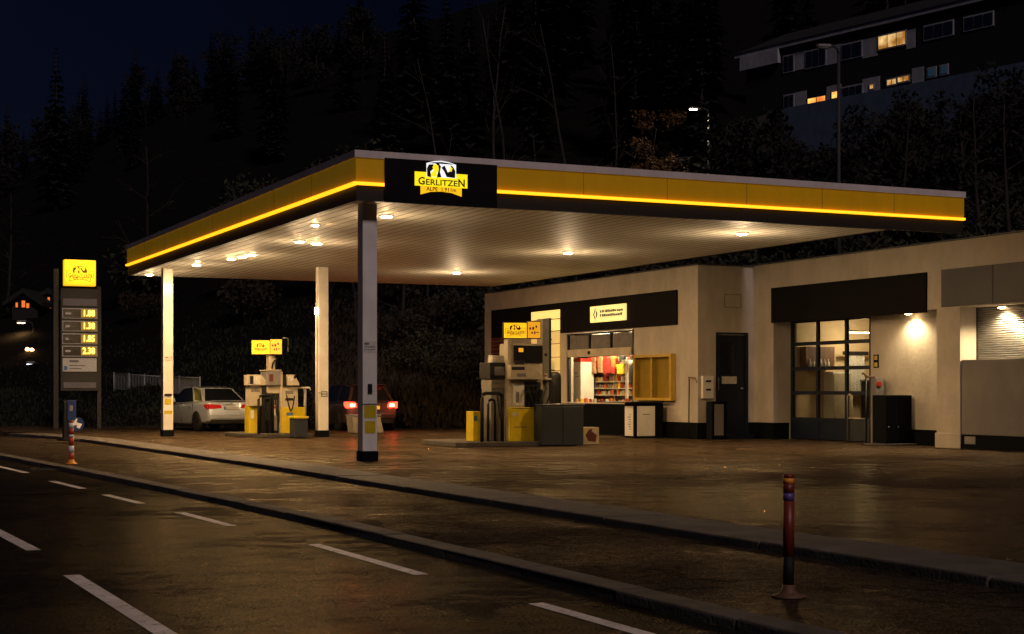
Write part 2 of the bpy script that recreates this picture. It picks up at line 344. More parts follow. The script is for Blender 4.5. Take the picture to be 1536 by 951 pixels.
def text(body, size, o, ax, ay, m, parent, name='lettering', align='CENTER', sx=1.0, ext=.002, bold=0.0):
    c = bpy.data.curves.new(name, 'FONT'); c.body = body; c.size = size; c.extrude = ext; c.align_x = align; c.align_y = 'CENTER'; c.offset = bold
    c.resolution_u = 2
    ob = bpy.data.objects.new(name, c); COL.objects.link(ob); c.materials.append(M[m])
    ax = Vector(ax).normalized(); ay = Vector(ay).normalized(); n = ax.cross(ay)
    mt = Matrix((ax*sx, ay, n)).transposed()
    loc = Vector(o)-wloc(parent)
    dg_ = bpy.context.evaluated_depsgraph_get(); me = bpy.data.meshes.new_from_object(ob.evaluated_get(dg_))
    bpy.data.objects.remove(ob); me.name = name
    ob = bpy.data.objects.new(name, me); COL.objects.link(ob)
    ob.matrix_basis = Matrix.Translation(loc) @ mt.to_4x4(); ob.parent = parent
    return ob
def copy_tree(o, parent=None):
    c = o.copy(); COL.objects.link(c); c.parent = parent
    for ch in [x for x in CH.get(o.name, [])]: copy_tree(ch, c)
    return c
CH = {}
def index_children(root):
    CH.clear()
    for ob in bpy.data.objects:
        if ob.parent: CH.setdefault(ob.parent.name, []).append(ob)
def light(name, kind, loc, parent, energy, color, size=.1, spot=None, blend=.6, rot=(0, 0, 0)):
    d = bpy.data.lights.new(name, kind); d.energy = energy; d.color = color
    if kind == 'SPOT': d.spot_size = spot; d.spot_blend = blend; d.shadow_soft_size = size
    elif kind == 'POINT': d.shadow_soft_size = size
    elif kind == 'AREA': d.size = size
    o = bpy.data.objects.new(name, d); COL.objects.link(o); o.location = Vector(loc)-(wloc(parent) if parent else Vector()); o.rotation_euler = rot
    if parent: o.parent = parent
    return o

# the emblem, drawn in a plane: w = width of the name banner
def logo(parent, o, ax, ay, w, lit=True):
    ax = Vector(ax).normalized(); ay = Vector(ay).normalized(); n = ax.cross(ay); o = Vector(o)
    A = ax*w; B = ay*w
    arch = [(-.28, .045), (.28, .045), (.28, .285), (.14, .325), (0, .34), (-.14, .325), (-.28, .285)]
    banner = [(-.5, -.12), (.5, -.12), (.5, .125), (-.5, .125)]
    rib = [(-.39, -.27), (-.2, -.215), (0, -.20), (.2, -.215), (.39, -.27), (.39, -.115), (-.39, -.115)]
    t = .012
    dark = [[(-.27, .05), (-.19, .04), (-.21, .14), (-.14, .20), (-.15, .27), (-.24, .26), (-.275, .19)],
            [(-.09, .04), (.0, .05), (-.03, .14), (-.01, .24), (-.06, .30), (-.12, .31), (-.05, .2), (-.07, .12)],
            [(.0, .22), (.05, .16), (.10, .06), (.26, .05), (.265, .17), (.22, .25), (.17, .27), (.19, .18), (.12, .14), (.06, .26)],
            [(-.24, .285), (.24, .285), (.15, .305), (0, .318), (-.15, .305)]]
    gold = [[(-.20, .05), (-.08, .05), (-.09, .12), (-.05, .17), (-.06, .25), (-.13, .28), (-.17, .22), (-.15, .15), (-.20, .12)],
            [(.15, .17), (.19, .155), (.21, .22), (.17, .25)]]
    if lit:
        q = MB().prism(o, A, B, n, banner, t).build('banner', 'logo_yellow', parent)
        MB().prism(o-n*.002, A, B, n, rib, t).build('ribbon', 'logo_orange', parent)
        MB().prism(o+n*.003, A, B, n, arch, t).build('emblem', 'logo_white', parent)
        z = MB()
        for d in dark: z.prism(o+n*(.004+t), A, B, n, d, .002)
        z.build('emblem_figure', 'logo_black', parent)
        z = MB()
        for d in gold: z.prism(o+n*(.007+t), A, B, n, d, .002)
        z.build('emblem_face', 'logo_yellow', parent)
        tz = o+n*(t+.004)
    else:
        z = MB()
        def outline(p):
            for i in range(len(p)):
                a = Vector((*p[i], 0)); b = Vector((*p[(i+1) % len(p)], 0)); d = (b-a).normalized(); s = Vector((-d.y, d.x, 0))*.008
                a = a-d*.008; b = b+d*.008
                z.prism(o, A, B, n, [tuple((a-s).xy), tuple((b-s).xy), tuple((b+s).xy), tuple((a+s).xy)], .003+.0004*i)
        outline(banner); outline([rib[0], rib[1], rib[2], rib[3], rib[4], rib[5], rib[6]])
        for d in dark: z.prism(o+n*.004, A, B, n, d, .003)
        z.build('emblem', 'logo_black', parent)
        tz = o+n*.004
    text('G', .185*w, tz+A*-.375+B*-.040, ax, ay, 'logo_black', parent, bold=.004*w)
    text('ERLITZE', .145*w, tz+A*.005+B*-.052, ax, ay, 'logo_black', parent, sx=1.18, bold=.002*w)
    text('N', .185*w, tz+A*.385+B*-.040, ax, ay, 'logo_black', parent, bold=.004*w)
    text('ALPE  1.911m', .10*w, tz+B*-.168, ax, ay, 'logo_black', parent, bold=.001*w)

# ------------------------------------------------------------------ ground levels
ROAD, PATH, YARD = -.13, -.07, 0.0
def lerp(a, b, t): return a+(b-a)*t
def interp(tab, x):
    if x <= tab[0][0]: return tab[0][1]
    for (a, b), (c, d) in zip(tab, tab[1:]):
        if x <= c: return lerp(b, d, (x-a)/(c-a))
    return tab[-1][1]
k1 = [(-60, 5.76), (12, 5.76), (18, 5.72), (22, 5.57), (27, 5.3), (32.5, 5.0), (38, 4.66), (48, 4.1), (70, 2.0), (110, -6)]
def K1(v): return interp(k1, v/.956)*.956
k2 = [(-60, 8.15), (30, 8.12), (38, 7.95), (46, 7.7), (50, 7.2), (54, 6), (62, 2)]
def K2(v): return interp(k2, v)
def yb(x): return interp([(-60, 66), (10, 62), (16, 57.5), (21.6, 53.2), (23, 53.0), (400, 53.0)], x)
SL = [(-.6, .15), (-.33, .165), (-.29, .185), (-.21, .235), (-.13, .265), (-.09, .29), (.0, .34), (.12, .37), (.3, .40), (.6, .40)]
def terr(x, y):
    d = max(y-yb(x), x-34.8)
    if d <= 0: return -.35
    X = CY*x-SY*y; Z = max(5, SY*x+CY*y)
    s = interp(SL, X/Z)
    dd = d if d < 250 else 250-(d-250)*.6
    h = s*dd-.1
    b = interp([(-.25, .0), (-.12, 1.0), (1, 1.0)], X/Z)
    h += b*1.6*(1-math.exp(-d/2.5))
    nn = noise.noise(Vector((x*.06, y*.06, 0)))*min(1.5, d*.06)+noise.noise(Vector((x*.3, y*.3, 3)))*min(.35, d*.05)
    return h+nn

def strip(name, m, fa, fb, z, vs, label=None):
    b = MB(); n_ = len(vs)
    for v in vs: b.v += [Vector((fa(v), v, z)), Vector((fb(v), v, z))]
    for i in range(n_-1): b.f.append((2*i, 2*i+1, 2*i+3, 2*i+2)); b.sm.append(False)
    o = b.build(name, m, None, fix=False); return tag(o, kind='structure')
VS = [-60, -20, 0, 6, 9, 12, 15, 18, 20, 22, 25, 27, 30, 32.5, 35, 38, 43, 48, 55, 70, 110]
o = MB().add([(-900,-900,-.36),(900,-900,-.36),(900,900,-.36),(-900,900,-.36)], [(0,1,2,3)]).build('ground', 'soil'); tag(o, kind='structure')
strip('road', 'asphalt_road', lambda v: K1(v)-7.6, K1, ROAD, VS)
strip('path', 'asphalt_path', lambda v: K1(v)+.02, lambda v: max(K2(v)+.02, K1(v)+.6), PATH, [v for v in VS if v < 60])
# far verge of the road
strip('verge', 'grass_dark', lambda v: K1(v)-30, lambda v: K1(v)-7.6, ROAD+.03, VS)
# forecourt slab
b = MB(); pts = [(9.0, -60)]+[(K2(v)+.9, v) for v in (30, 38, 46, 50, 54, 60)]+[(-2, 64), (-2, 66.5), (10, 62.4), (16, 58), (21.6, 53.8), (34.8, 53.8), (34.8, -60)]
b.prism((0, 0, -.3), (1,0,0), (0,1,0), (0,0,1), pts, .3)
tag(b.build('forecourt', 'asphalt_yard'), kind='structure')
# kerbs
def kerb(name, f, w, z0, z1, vs, step):
    v = vs[0]; b = MB(); rnd = random.Random(3)
    while v < vs[1]:
        e = min(v+step, vs[1]); g = .006; j = rnd.uniform(-.006, .006)
        a, c = f(v+g), f(e-g); z = z1+rnd.uniform(-.006, .006)
        b.add([(a+j,v+g,z0),(a+j+w,v+g,z0),(c+j+w,e-g,z0),(c+j,e-g,z0),(a+j+.02,v+g,z),(a+j+w,v+g,z),(c+j+w,e-g,z),(c+j+.02,e-g,z)],
              [(0,3,2,1),(4,5,6,7),(0,1,5,4),(1,2,6,5),(2,3,7,6),(3,0,4,7)]); v = e
    return tag(b.build(name, 'kerb_stone', None, bevel=.018), kind='structure')
kerb('kerb', K1, .29, -.34, -.058, (2, 60), 1.6)
kerb('forecourt_kerb', K2, .9, -.34, .012, (0, 52), 3.0)
# lane markings
marks = MB()
def mark(x0, x1, y0, y1):
    x0, x1, y0, y1 = [q_*.956 for q_ in (x0, x1, y0, y1)]; marks.add([(x0,y0,ROAD+.004),(x1,y0,ROAD+.004),(x1+ (K1(y1)-K1(y0)),y1,ROAD+.004),(x0+(K1(y1)-K1(y0)),y1,ROAD+.004)], [(0,1,2,3)])
for a, c, x in ((8.2, 10.5, 5.12), (12.55, 15.5, 5.02), (18.0, 20.3, 4.80), (22.1, 24.2, 4.60), (25.8, 28.2, 4.44), (31.2, 34.3, 4.30), (38, 41, 3.9), (4, 6.3, 5.15)): mark(x-.06, x+.07, a, c)
for a, c in ((7.6, 13.8), (16.1, 22.2), (25, 31), (-1, 4)): mark(2.22, 2.36, a, c)
tag(marks.build('lane_markings', 'worn_paint', fix=False), kind='structure')

# hillside terrain
xs = []; x = -170.
while x < 420: xs.append(x); x += 1.6 if 4 < x < 60 else 5
ys = []; y = 48.
while y < 430: ys.append(y); y += 1.3 if y < 90 else 5
b = MB()
for y in ys:
    for x in xs: b.v.append(Vector((x, y, terr(x, y))))
nx = len(xs)
for j in range(len(ys)-1):
    for i in range(nx-1): b.f.append((j*nx+i, j*nx+i+1, (j+1)*nx+i+1, (j+1)*nx+i)); b.sm.append(True)
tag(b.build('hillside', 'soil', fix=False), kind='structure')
xs2 = [34.5+i*1.6 for i in range(40)]+[100+i*8 for i in range(40)]; ys2 = [-60+i*4 for i in range(28)]
b = MB()
for y in ys2:
    for x in xs2: b.v.append(Vector((x, y, terr(x, y))))
nx = len(xs2)
for j in range(len(ys2)-1):
    for i in range(nx-1): b.f.append((j*nx+i, j*nx+i+1, (j+1)*nx+i+1, (j+1)*nx+i)); b.sm.append(True)
tag(b.build('hillside_flank', 'soil', fix=False), kind='structure')

# ------------------------------------------------------------------ canopy
C0, C1, V0, V1 = 10.05, 25.05, 28.5, 50.4
can = thing('station_canopy', (10.05, 28.5, 0), 'flat forecourt canopy with yellow fascia, glowing amber line and white square columns', 'canopy')
def ring(name, m, inset, th, z0, z1, bevel=0):
    a = inset; b = MB()
    b.box(C0+a, C1-a, V0+a, V0+a+th, z0, z1); b.box(C0+a, C1-a, V1-a-th, V1-a, z0, z1)
    b.box(C0+a, C0+a+th, V0+a+th, V1-a-th, z0, z1); b.box(C1-a-th, C1-a, V0+a+th, V1-a-th, z0, z1)
    return b.build(name, m, can, bevel)
ring('cap', 'cap_metal', -.03, .25, 5.89, 6.03)
ring('fascia', 'fascia_yellow', 0, .08, 5.424, 5.888)
MB().box(C0-.05, C1, V0-.05, V0+.04, 5.362, 5.416).box(C0-.05, C0+.04, V0+.0405, V1, 5.362, 5.416).build('led_strip', 'led_amber', can)
MB().box(C1-.05, C1, V0+.0405, V1, 5.39, 5.422).box(C0+.0405, C1-.051, V1-.05, V1, 5.345, 5.422).build('trim', 'fascia_dark', can)
for k in range(1, 6):
    u_ = 13.01+k*2.0; MB().box(u_-.004, u_+.004, V0-.004, V0-.0005, 5.425, 5.886).build('panel_seam', 'wood_brown', can)
for k in range(1, 8):
    v_ = V0+k*2.75; MB().box(C0-.004, C0-.0005, v_-.004, v_+.004, 5.425, 5.886).build('panel_seam', 'wood_brown', can)
MB().box(C0+.02, C1-.02, V0+.02, V0+.12, 5.06, 5.343).box(C0+.02, C0+.12, V0+.121, V1-.121, 5.06, 5.343).box(C0+.02, 23.05, V1-.12, V1-.02, 5.06, 5.343).build('lower_band', 'fascia_dark', can)
box('roof_sheet', 'roof_dark', can, C0+.1, C1-.1, V0+.1, V1-.1, 5.80, 5.88)
box('ceiling', 'ceiling_planks', can, C0+.122, 22.9, V0+.122, V1-.122, 5.066, 5.11)
b = MB()
b.box(22.9, 23.05, V0+.13, V1-.13, 5.06, 5.3)
for v in (31, 35, 39.5, 44, 48): b.box(23.05, 24.9, v, v+.16, 5.46, 5.6)
b.box(24.0, 24.14, V0+.13, V1-.13, 5.34, 5.45)
b.build('steel_frame', 'band_black', can)
sp = box('name_panel', 'band_black', can, 10.62, 13.01, V0-.085, V0-.052, 5.045, 5.905)
logo(sp, ((11.24+12.35)/2, V0-.087, 5.535), (1, 0, 0), (0, 0, 1), 1.12, True)
for i, (cu, cv) in enumerate(((10.35, 28.94), (10.42, 46.85), (14.5, 44.4))):
    c = MB().box(cu, cu+.3, cv, cv+.3, .0, 5.06).build('column', 'white_metal', can, .008)
    MB().box(cu-.02, cu+.32, cv-.02, cv+.32, .0, .2).build('column_foot', 'black_paint', c, .01)
    if i == 0:
        s = MB().box(cu+.02, cu+.28, cv-.006, cv-.001, 2.14, 2.36).build('notice', 'paper', c)
        MB().box(cu+.03, cu+.13, cv-.009, cv-.006, 2.29, 2.33).box(cu+.03, cu+.26, cv-.009, cv-.006, 2.24, 2.255).box(cu+.03, cu+.26, cv-.009, cv-.006, 2.19, 2.20).build('print', 'print_grey', c)
        MB().box(cu+.10, cu+.19, cv-.03, cv-.001, 1.33, 1.52).build('switch_box', 'dark_metal', c, .005)
        MB().box(cu+.03, cu+.27, cv-.007, cv-.001, .85, 1.10).build('yellow_sticker', 'yellow_panel', c); MB().box(cu+.04, cu+.26, cv-.007, cv-.001, .55, .79).build('yellow_sticker', 'yellow_panel', c)
        MB().box(cu-.005, cu+.3, cv-.012, cv-.001, 1.115, 1.13).build('trim_band', 'steel', c)
    if i == 1:
        MB().box(cu+.04, cu+.25, cv-.03, cv-.001, 1.22, 1.29).build('switch_box', 'dark_metal', c)
        MB().box(cu+.05, cu+.24, cv-.007, cv-.001, .96, 1.14).build('yellow_sticker', 'yellow_panel', c); MB().box(cu+.04, cu+.27, cv-.007, cv-.001, .68, .78).build('yellow_sticker', 'yellow_panel', c)
        MB().box(cu+.03, cu+.27, cv-.006, cv-.001, 2.25, 2.42).build('notice', 'paper', c)
        MB().box(cu+.05, cu+.15, cv-.008, cv-.006, 2.36, 2.39).box(cu+.05, cu+.24, cv-.008, cv-.006, 2.29, 2.30).build('print', 'print_grey', c)
        lp = MB().lathe((cu+.12, cv-.09, 4.36), [(.02, 0), (.075, .02), (.09, .09), (.06, .15)], 12).build('floodlight', 'lamp_soft', c)
    if i == 2:
        MB().box(cu+.07, cu+.26, cv-.012, cv-.001, 1.2, 1.36).build('switch_box', 'dark_metal', c)
        MB().box(cu+.09, cu+.24, cv-.016, cv-.012, 1.22, 1.27).box(cu+.09, cu+.24, cv-.016, cv-.012, 1.29, 1.34).build('label_plate', 'paper', c)
        MB().tube([(cu+.1, cv-.01, 1.31), (cu+.0, cv-.18, 1.31), (cu-.1, cv-.25, 1.32)], .014).build('hose_hook', 'steel', c)
        MB().tube([(cu-.04, cv+.12, .2), (cu-.04, cv+.12, 4.0)], .03).build('downpipe', 'white_metal', c)
        MB().box(cu-.12, cu-.04, cv-.02, cv+.05, 3.65, 3.85).build('floodlight', 'lamp_soft', c, .01)
# bright ceiling spots, some of them reflections, all built as downlights: pixel of each and what sets it apart
DL = [((580, 323), 'round downlight nearest the front corner, beside the first column'),
      ((449, 361), 'left one of the close pair of round downlights left of the front column'),
      ((475, 364), 'right one of the close pair of round bright spots left of the front column'),
      ((473, 336), 'faint round downlight highest in the ceiling left of the front column'),
      ((347, 387), 'leftmost downlight of the tight row of three in the left ceiling'),
      ((363, 384), 'middle downlight of the tight row of three in the left ceiling'),
      ((377, 381), 'rightmost downlight of the tight row of three in the left ceiling'),
      ((295, 396), 'single bright downlight just right of the far left column'),
      ((252, 406), 'downlight right above the far left column'),
      ((224, 411), 'downlight in the farthest left corner of the canopy ceiling'),
      ((685, 408), 'downlight near the rear edge, between front column and shop'),
      ((852, 378), 'downlight above the near fuel pump and the shop front'),
      ((1113, 349), 'rightmost downlight, above the dark blue side door')]
PW = [200, 150, 120, 60, 90, 60, 90, 170, 90, 110, 320, 270, 360]
for i, ((px, py), lb) in enumerate(DL):
    p = on_z(px, py, 5.066)
    t = thing('downlight', (p.x, p.y, 5.066), lb, 'downlight', 'round downlights in the canopy ceiling')
    r = .11 if i not in (3,) else .07
    MB().lathe((p.x, p.y, 5.03), [(r+.045, .036), (r+.05, .012), (r+.03, 0), (r, .006), (r, .03)], 20).build('trim_ring', 'white_metal', t)
    MB().lathe((p.x, p.y, 5.012), [(r*.35, 0), (r*.8, .006), (r*.97, .02), (r*.97, .03)], 20).build('lens', 'lamp_lens', t)
    light('bulb', 'SPOT', (p.x, p.y, 4.99), t, PW[i]*1.6, (1, .63, .29), .10, R(146), 1.0).data.specular_factor = 4.0
    light('ceiling_fill', 'POINT', (p.x, p.y, 4.25), t, PW[i]*.24, (1, .72, .42), .22).data.specular_factor = 5.0  # added lamp without a fixture, hung lower to brighten the ceiling

# ------------------------------------------------------------------ service building
bl = thing('service_building', (23.6, 37.85, 0), 'low cream rendered station building with shop, dark signboards and glazed workshop door', 'building')
TOP = 4.95
w = MB()
w.box(23.6, 23.85, 37.85, 41.55, 0, TOP)
w.box(23.6, 23.85, 41.55, 46.01, 0, 1.0); w.box(23.6, 23.85, 41.55, 46.01, 3.26, TOP)
w.box(23.6, 23.85, 46.01, 52.65, 0, TOP)
w.box(23.85, 34, 52.4, 52.65, 0, TOP)
w.box(23.85, 24.2, 37.85, 38.1, 0, TOP); w.box(24.2, 25.3, 37.85, 38.1, 3.05, TOP); w.box(25.3, 25.5, 37.85, 38.1, 0, TOP)
w.box(25.5, 26.3, 36.88, 38.1, 0, TOP+.03)
w.box(26.3, 34, 37.85, 38.1, 0, TOP-.2)
w.box(25.5, 26.3, 18, 36.88, 3.38, TOP+.03)
w.box(26.05, 26.3, 29.98, 33.22, 0, 3.38)
w.box(25.5, 26.3, 29.15, 29.98, 0, 3.38)
w.box(26.05, 26.3, 18, 29.15, 2.12, 3.38)
w.box(33.8, 34, 18, 52.4, 0, TOP); w.box(25.5, 34, 17.8, 18, 0, TOP)
w.build('wall', 'plaster', bl)
box('low_wall', 'plaster_grey', bl, 25.52, 26.04, 18, 29.13, .34, 2.118, .01)
cp = MB(); cp.box(23.56, 23.90, 37.81, 52.69, TOP+.001, TOP+.04); cp.box(23.9, 25.46, 37.81, 38.14, TOP+.001, TOP+.04); cp.box(25.46, 26.34, 17.8, 38.14, TOP+.031, TOP+.07)
cp.build('coping', 'panel_grey', bl, .004)
box('roof', 'roof_dark', bl, 23.86, 33.79, 38.11, 52.39, 4.45, 4.6); box('roof', 'roof_dark', bl, 26.31, 33.79, 18.01, 37.84, 4.45, 4.6)
# dark sign bands
bd = MB(); bd.box(23.54, 23.597, 38.93, 51.94, 3.30, 4.31); bd.build('signboard', 'band_black', bl, .004)
bd = MB(); bd.box(25.44, 25.497, 30.32, 36.91, 3.30, 4.29); bd.build('signboard', 'band_black', bl, .004)
bd = MB(); bd.box(25.455, 25.497, 28.0, 29.77, 3.41, 4.31); bd.box(25.455, 25.497, 24.0, 27.98, 3.41, 4.31); bd.box(25.455, 25.497, 18.5, 23.98, 3.41, 4.31); bd.build('panel', 'panel_grey', bl, .004)
# black skirting
for q_ in ((23.585, 23.599, 37.835, 41.2, 0, .47), (23.585, 24.2, 37.835, 37.849, 0, .47), (25.3, 25.485, 37.835, 37.849, 0, .47)): box('skirting', 'black_paint', bl, *q_)
s = MB()
s.box(25.485, 25.499, 36.866, 37.849, 0, .47); s.box(25.499, 26.03, 36.866, 36.879, 0, .47)
s.box(26.035, 26.049, 29.99, 33.2, 0, .4); s.box(25.5, 26.03, 18, 29.13, 0, .34)
s.box(23.585, 23.599, 46.1, 52.66, 0, .47)
s.build('skirting', 'black_paint', bl)
s = MB(); s.box(25.46, 25.499, 29.11, 30.0, 0, .36); s.build('pilaster_foot', 'plaster', bl, .01)
# side door in the return wall
d = box('door', 'navy_paint', bl, 24.26, 25.24, 37.93, 37.98, .12, 2.98, .004)
fr_ = MB(); fr_.box(24.2, 24.26, 37.84, 38.0, .12, 3.05); fr_.box(25.24, 25.3, 37.84, 38.0, .12, 3.05); fr_.box(24.26, 25.24, 37.84, 38.0, 2.985, 3.05); fr_.box(24.1, 25.4, 37.72, 38.0, 0, .118); fr_.build('door_frame', 'navy_paint', d)
box('door_pane', 'win_dark', d, 24.42, 24.86, 37.921, 37.928, 1.84, 2.78)
box('door_sign', 'paper', d, 24.45, 24.95, 37.915, 37.928, 1.58, 1.79)
MB().tube([(24.31, 37.90, 1.35), (24.31, 37.87, 1.45), (24.31, 37.87, 1.68), (24.31, 37.90, 1.76)], .02).build('handle', 'steel', d)
MB().lathe((25.12, 37.90, 1.42), [(.03, 0), (.04, .03), (.02, .06)], 10).build('door_knob', 'grey_metal', d)
h_ = MB(); a0, a1, z0, z1 = 24.48, 25.06, 3.76, 4.15
h_.box(a0, a1, 37.842, 37.849, z0, z0+.02).box(a0, a1, 37.842, 37.849, z1-.02, z1).box(a0, a0+.02, 37.842, 37.849, z0+.02, z1-.02).box(a1-.02, a1, 37.842, 37.849, z0+.02, z1-.02)
h_.build('wall_hatch', 'plaster_grey', bl)
# shop window
wn_ = MB()
U0, U1 = 23.62, 23.72
wn_.box(U0, U1, 41.56, 41.64, 1.0, 3.25).box(U0, U1, 45.92, 46.0, 1.0, 3.25).box(U0, U1, 41.64, 45.92, 3.19, 3.25)
wn_.box(U0+.01, U1, 43.0, 43.1, 2.73, 3.19).box(U0+.01, U1, 44.45, 44.53, 2.73, 3.19)
wf = wn_.build('shop_window', 'dark_metal', bl, .004)
box('header', 'cream_metal', wf, 23.57, 23.73, 41.645, 45.915, 2.48, 2.72, .006)
MB().lathe((23.555, 44.35, 2.6), [(.0, -.06), (.05, -.04), (.06, 0), (.05, .04), (.0, .06)], 10).build('sensor', 'dark_metal', wf)
box('pane', 'clear_glass', wf, 23.66, 23.666, 41.645, 45.915, 1.01, 2.475)
box('top_pane', 'print_grey', wf, 23.68, 23.70, 41.645, 45.915, 2.725, 3.185)
box('sill', 'cream_metal', wf, 23.38, 23.66, 41.3, 46.3, .965, 1.0, .006)
wf2 = MB().box(23.60, 23.64, 41.50, 41.555, 1.0, 3.25).build('reveal_trim', 'white_metal', wf)
box('counter_front', 'black_paint', bl, 23.42, 23.58, 40.06, 47.2, 0, .96, .006)
# inner shop shell
i_ = MB(); i_.box(27.6, 27.7, 38.2, 52.3, 0, 3.4); i_.box(23.86, 27.6, 51.2, 51.3, 0, 3.4); i_.build('inner_wall', 'interior_wall', bl)
box('inner_floor', 'interior_floor', bl, 23.86, 33.7, 38.15, 52.3, .02, .06)
box('inner_ceiling', 'interior_wall', bl, 23.87, 27.59, 38.15, 51.1, 3.4, 3.45)
# slatted red-brown panel
for k in range(6):
    pass
sl = MB()
for k in range(6): sl.box(23.57-.004*(k % 2), 23.598, 50.4, 52.0, 2.6+k*.145, 2.6+k*.145+.13)
sl.build('slatted_panel', 'red_brown', bl, .006)
# lit cream boards beside the window
bo = MB(); 
zb = [4.10, 3.78, 3.38, 2.95, 2.5, 2.05]
for k in range(2): bo.box(23.50, 23.535, 46.36, 48.5, zb[k+1]+.015, zb[k]-.015)
tb = bo.build('lit_board', 'board_lit_bright', bl, .004)
bo = MB()
for k in range(2, 5): bo.box(23.50, 23.535, 46.36, 48.5, zb[k+1]+.015, zb[k]-.015)
bo.box(23.50, 23.535, 46.36, 48.5, .5, zb[5]-.015)
bo.build('lit_board', 'board_lit', bl, .004)
# hanging lamp / bracket before the boards
br = thing('wall_bracket', (23.2, 46.9, 2.0), 'small dark bracket with hanging gear before the lit cream boards', 'bracket')
MB().tube([(23.5, 46.9, 3.1), (23.2, 46.8, 3.1), (23.15, 46.8, 2.95)], .02).tube([(23.15, 46.8, 2.95), (23.15, 46.8, 2.4)], .012).build('arm', 'dark_metal', br)
MB().box(23.05, 23.3, 46.6, 46.95, 2.1, 2.45).build('gear_box', 'dark_metal', br, .02)
MB().box(22.95, 23.4, 46.5, 47.0, 2.04, 2.08).build('tray', 'dark_metal', br)
# shop sign
sg = thing('shop_sign', (23.5, 43, 3.56), 'small lit cream sign with diamond mark and two text lines above the shop window', 'sign')
box('sign_box', 'sign_cream_lit', sg, 23.46, 23.535, 41.84, 44.10, 3.55, 4.06, .01)
def sp_(v, z): return Vector((23.455, v, z))
z = MB(); z.prism(sp_(43.72, 3.8), (0,-1,0), (0,0,1), (-1,0,0), [(-.16, 0), (-.02, -.2), (-.02, -.13), (-.09, 0), (-.02, .13), (-.02, .2)], .003)
z.prism(sp_(43.72, 3.8), (0,-1,0), (0,0,1), (-1,0,0), [(.02, -.15), (.14, 0), (.02, .15), (.02, .05), (.06, 0), (.02, -.05)], .003)
z.build('diamond_mark', 'logo_black', sg)
rn = random.Random(5); z = MB()
for row, zz in ((0, 3.88), (1, 3.75)):
    v = 43.42
    while v > 42.02:
        wd = rn.uniform(.05, .12); z.box(23.452, 23.455, v-wd, v, zz-.04, zz+rn.uniform(.02, .05)); v -= wd+rn.choice((.02, .02, .05))
z.build('text_line', 'print_grey', sg)
# yellow show cabinet on wall
yc = thing('display_cabinet', (23.4, 39.04, 1.09), 'empty yellow two-bay display case fixed to the cream shop wall', 'display case')
y_ = MB(); y_.box(23.42, 23.6-.003, 39.04, 39.14, 1.09, 2.46).box(23.42, 23.597, 41.16, 41.26, 1.09, 2.46).box(23.42, 23.597, 39.14, 41.16, 2.37, 2.46).box(23.42, 23.597, 39.14, 41.16, 1.09, 1.17).box(23.43, 23.58, 40.15, 40.23, 1.17, 2.37)
y_.build('frame', 'yellow_frame', yc, .004)
box('back_panel', 'cabinet_gold', yc, 23.58, 23.597, 39.14, 41.16, 1.17, 2.37)
box('pane', 'clear_glass', yc, 23.445, 23.449, 40.23, 41.16, 1.17, 2.37); box('pane', 'clear_glass', yc, 23.445, 23.449, 39.14, 40.15, 1.17, 2.37)
# freezer cabinet under it
fz = thing('vending_cabinet', (22.5, 39.45, 0), 'black cabinet with two pale doors standing under the yellow display case', 'cabinet')
box('body', 'black_paint', fz, 22.45, 23.41, 39.45, 40.05, 0, 1.02, .01)
box('worktop', 'dark_metal', fz, 22.3, 23.41, 39.40, 41.5, 1.022, 1.06, .006)
box('door', 'white_metal', fz, 22.53, 23.12, 39.43, 39.448, .06, .93, .004)
box('side_door', 'white_metal', fz, 22.432, 22.448, 39.52, 40.0, .06, .93, .004)
z = MB()
for k in range(7): z.box(22.427, 22.432, 39.64, 39.64+.08+.05*(k % 3), .25+k*.07, .27+k*.07)
z.build('price_print', 'print_grey', fz)
MB().box(22.7, 22.95, 39.422, 39.43, .68, .70).build('print', 'print_grey', fz)
# wall box and panelled cabinet at the corner
wb = thing('meter_box', (23.9, 37.8, 1.15), 'white wall box with two dark dials left of the navy side door', 'meter box')
box('case', 'white_metal', wb, 23.7, 24.06, 37.74, 37.846, 1.16, 1.80, .008)
MB().box(23.80, 23.97, 37.732, 37.74, 1.62, 1.68).box(23.80, 23.97, 37.732, 37.74, 1.38, 1.44).build('dial', 'dark_metal', wb)
pc = thing('panel_stand', (23.9, 37.5, 0), 'narrow black stand with pale front panel by the building corner', 'stand')
box('body', 'black_paint', pc, 23.72, 24.22, 37.3, 37.6, .0, 1.08, .008)
box('front_panel', 'plaster_grey', pc, 23.80, 24.10, 37.285, 37.298, .12, 1.0)
cn = thing('corner_pole', (23.5, 38.2, 0), 'thin dark pole with hook leaning on the cream shop corner', 'pole')
MB().tube([(23.48, 38.15, 0), (23.5, 38.15, 1.72)], .02).build('shaft', 'dark_metal', cn)
MB().tube([(23.5, 38.15, 1.72), (23.44, 38.10, 1.76), (23.60, 37.98, 1.74), (23.6, 37.9, 1.6)], .022).build('hook', 'wood_brown', cn)

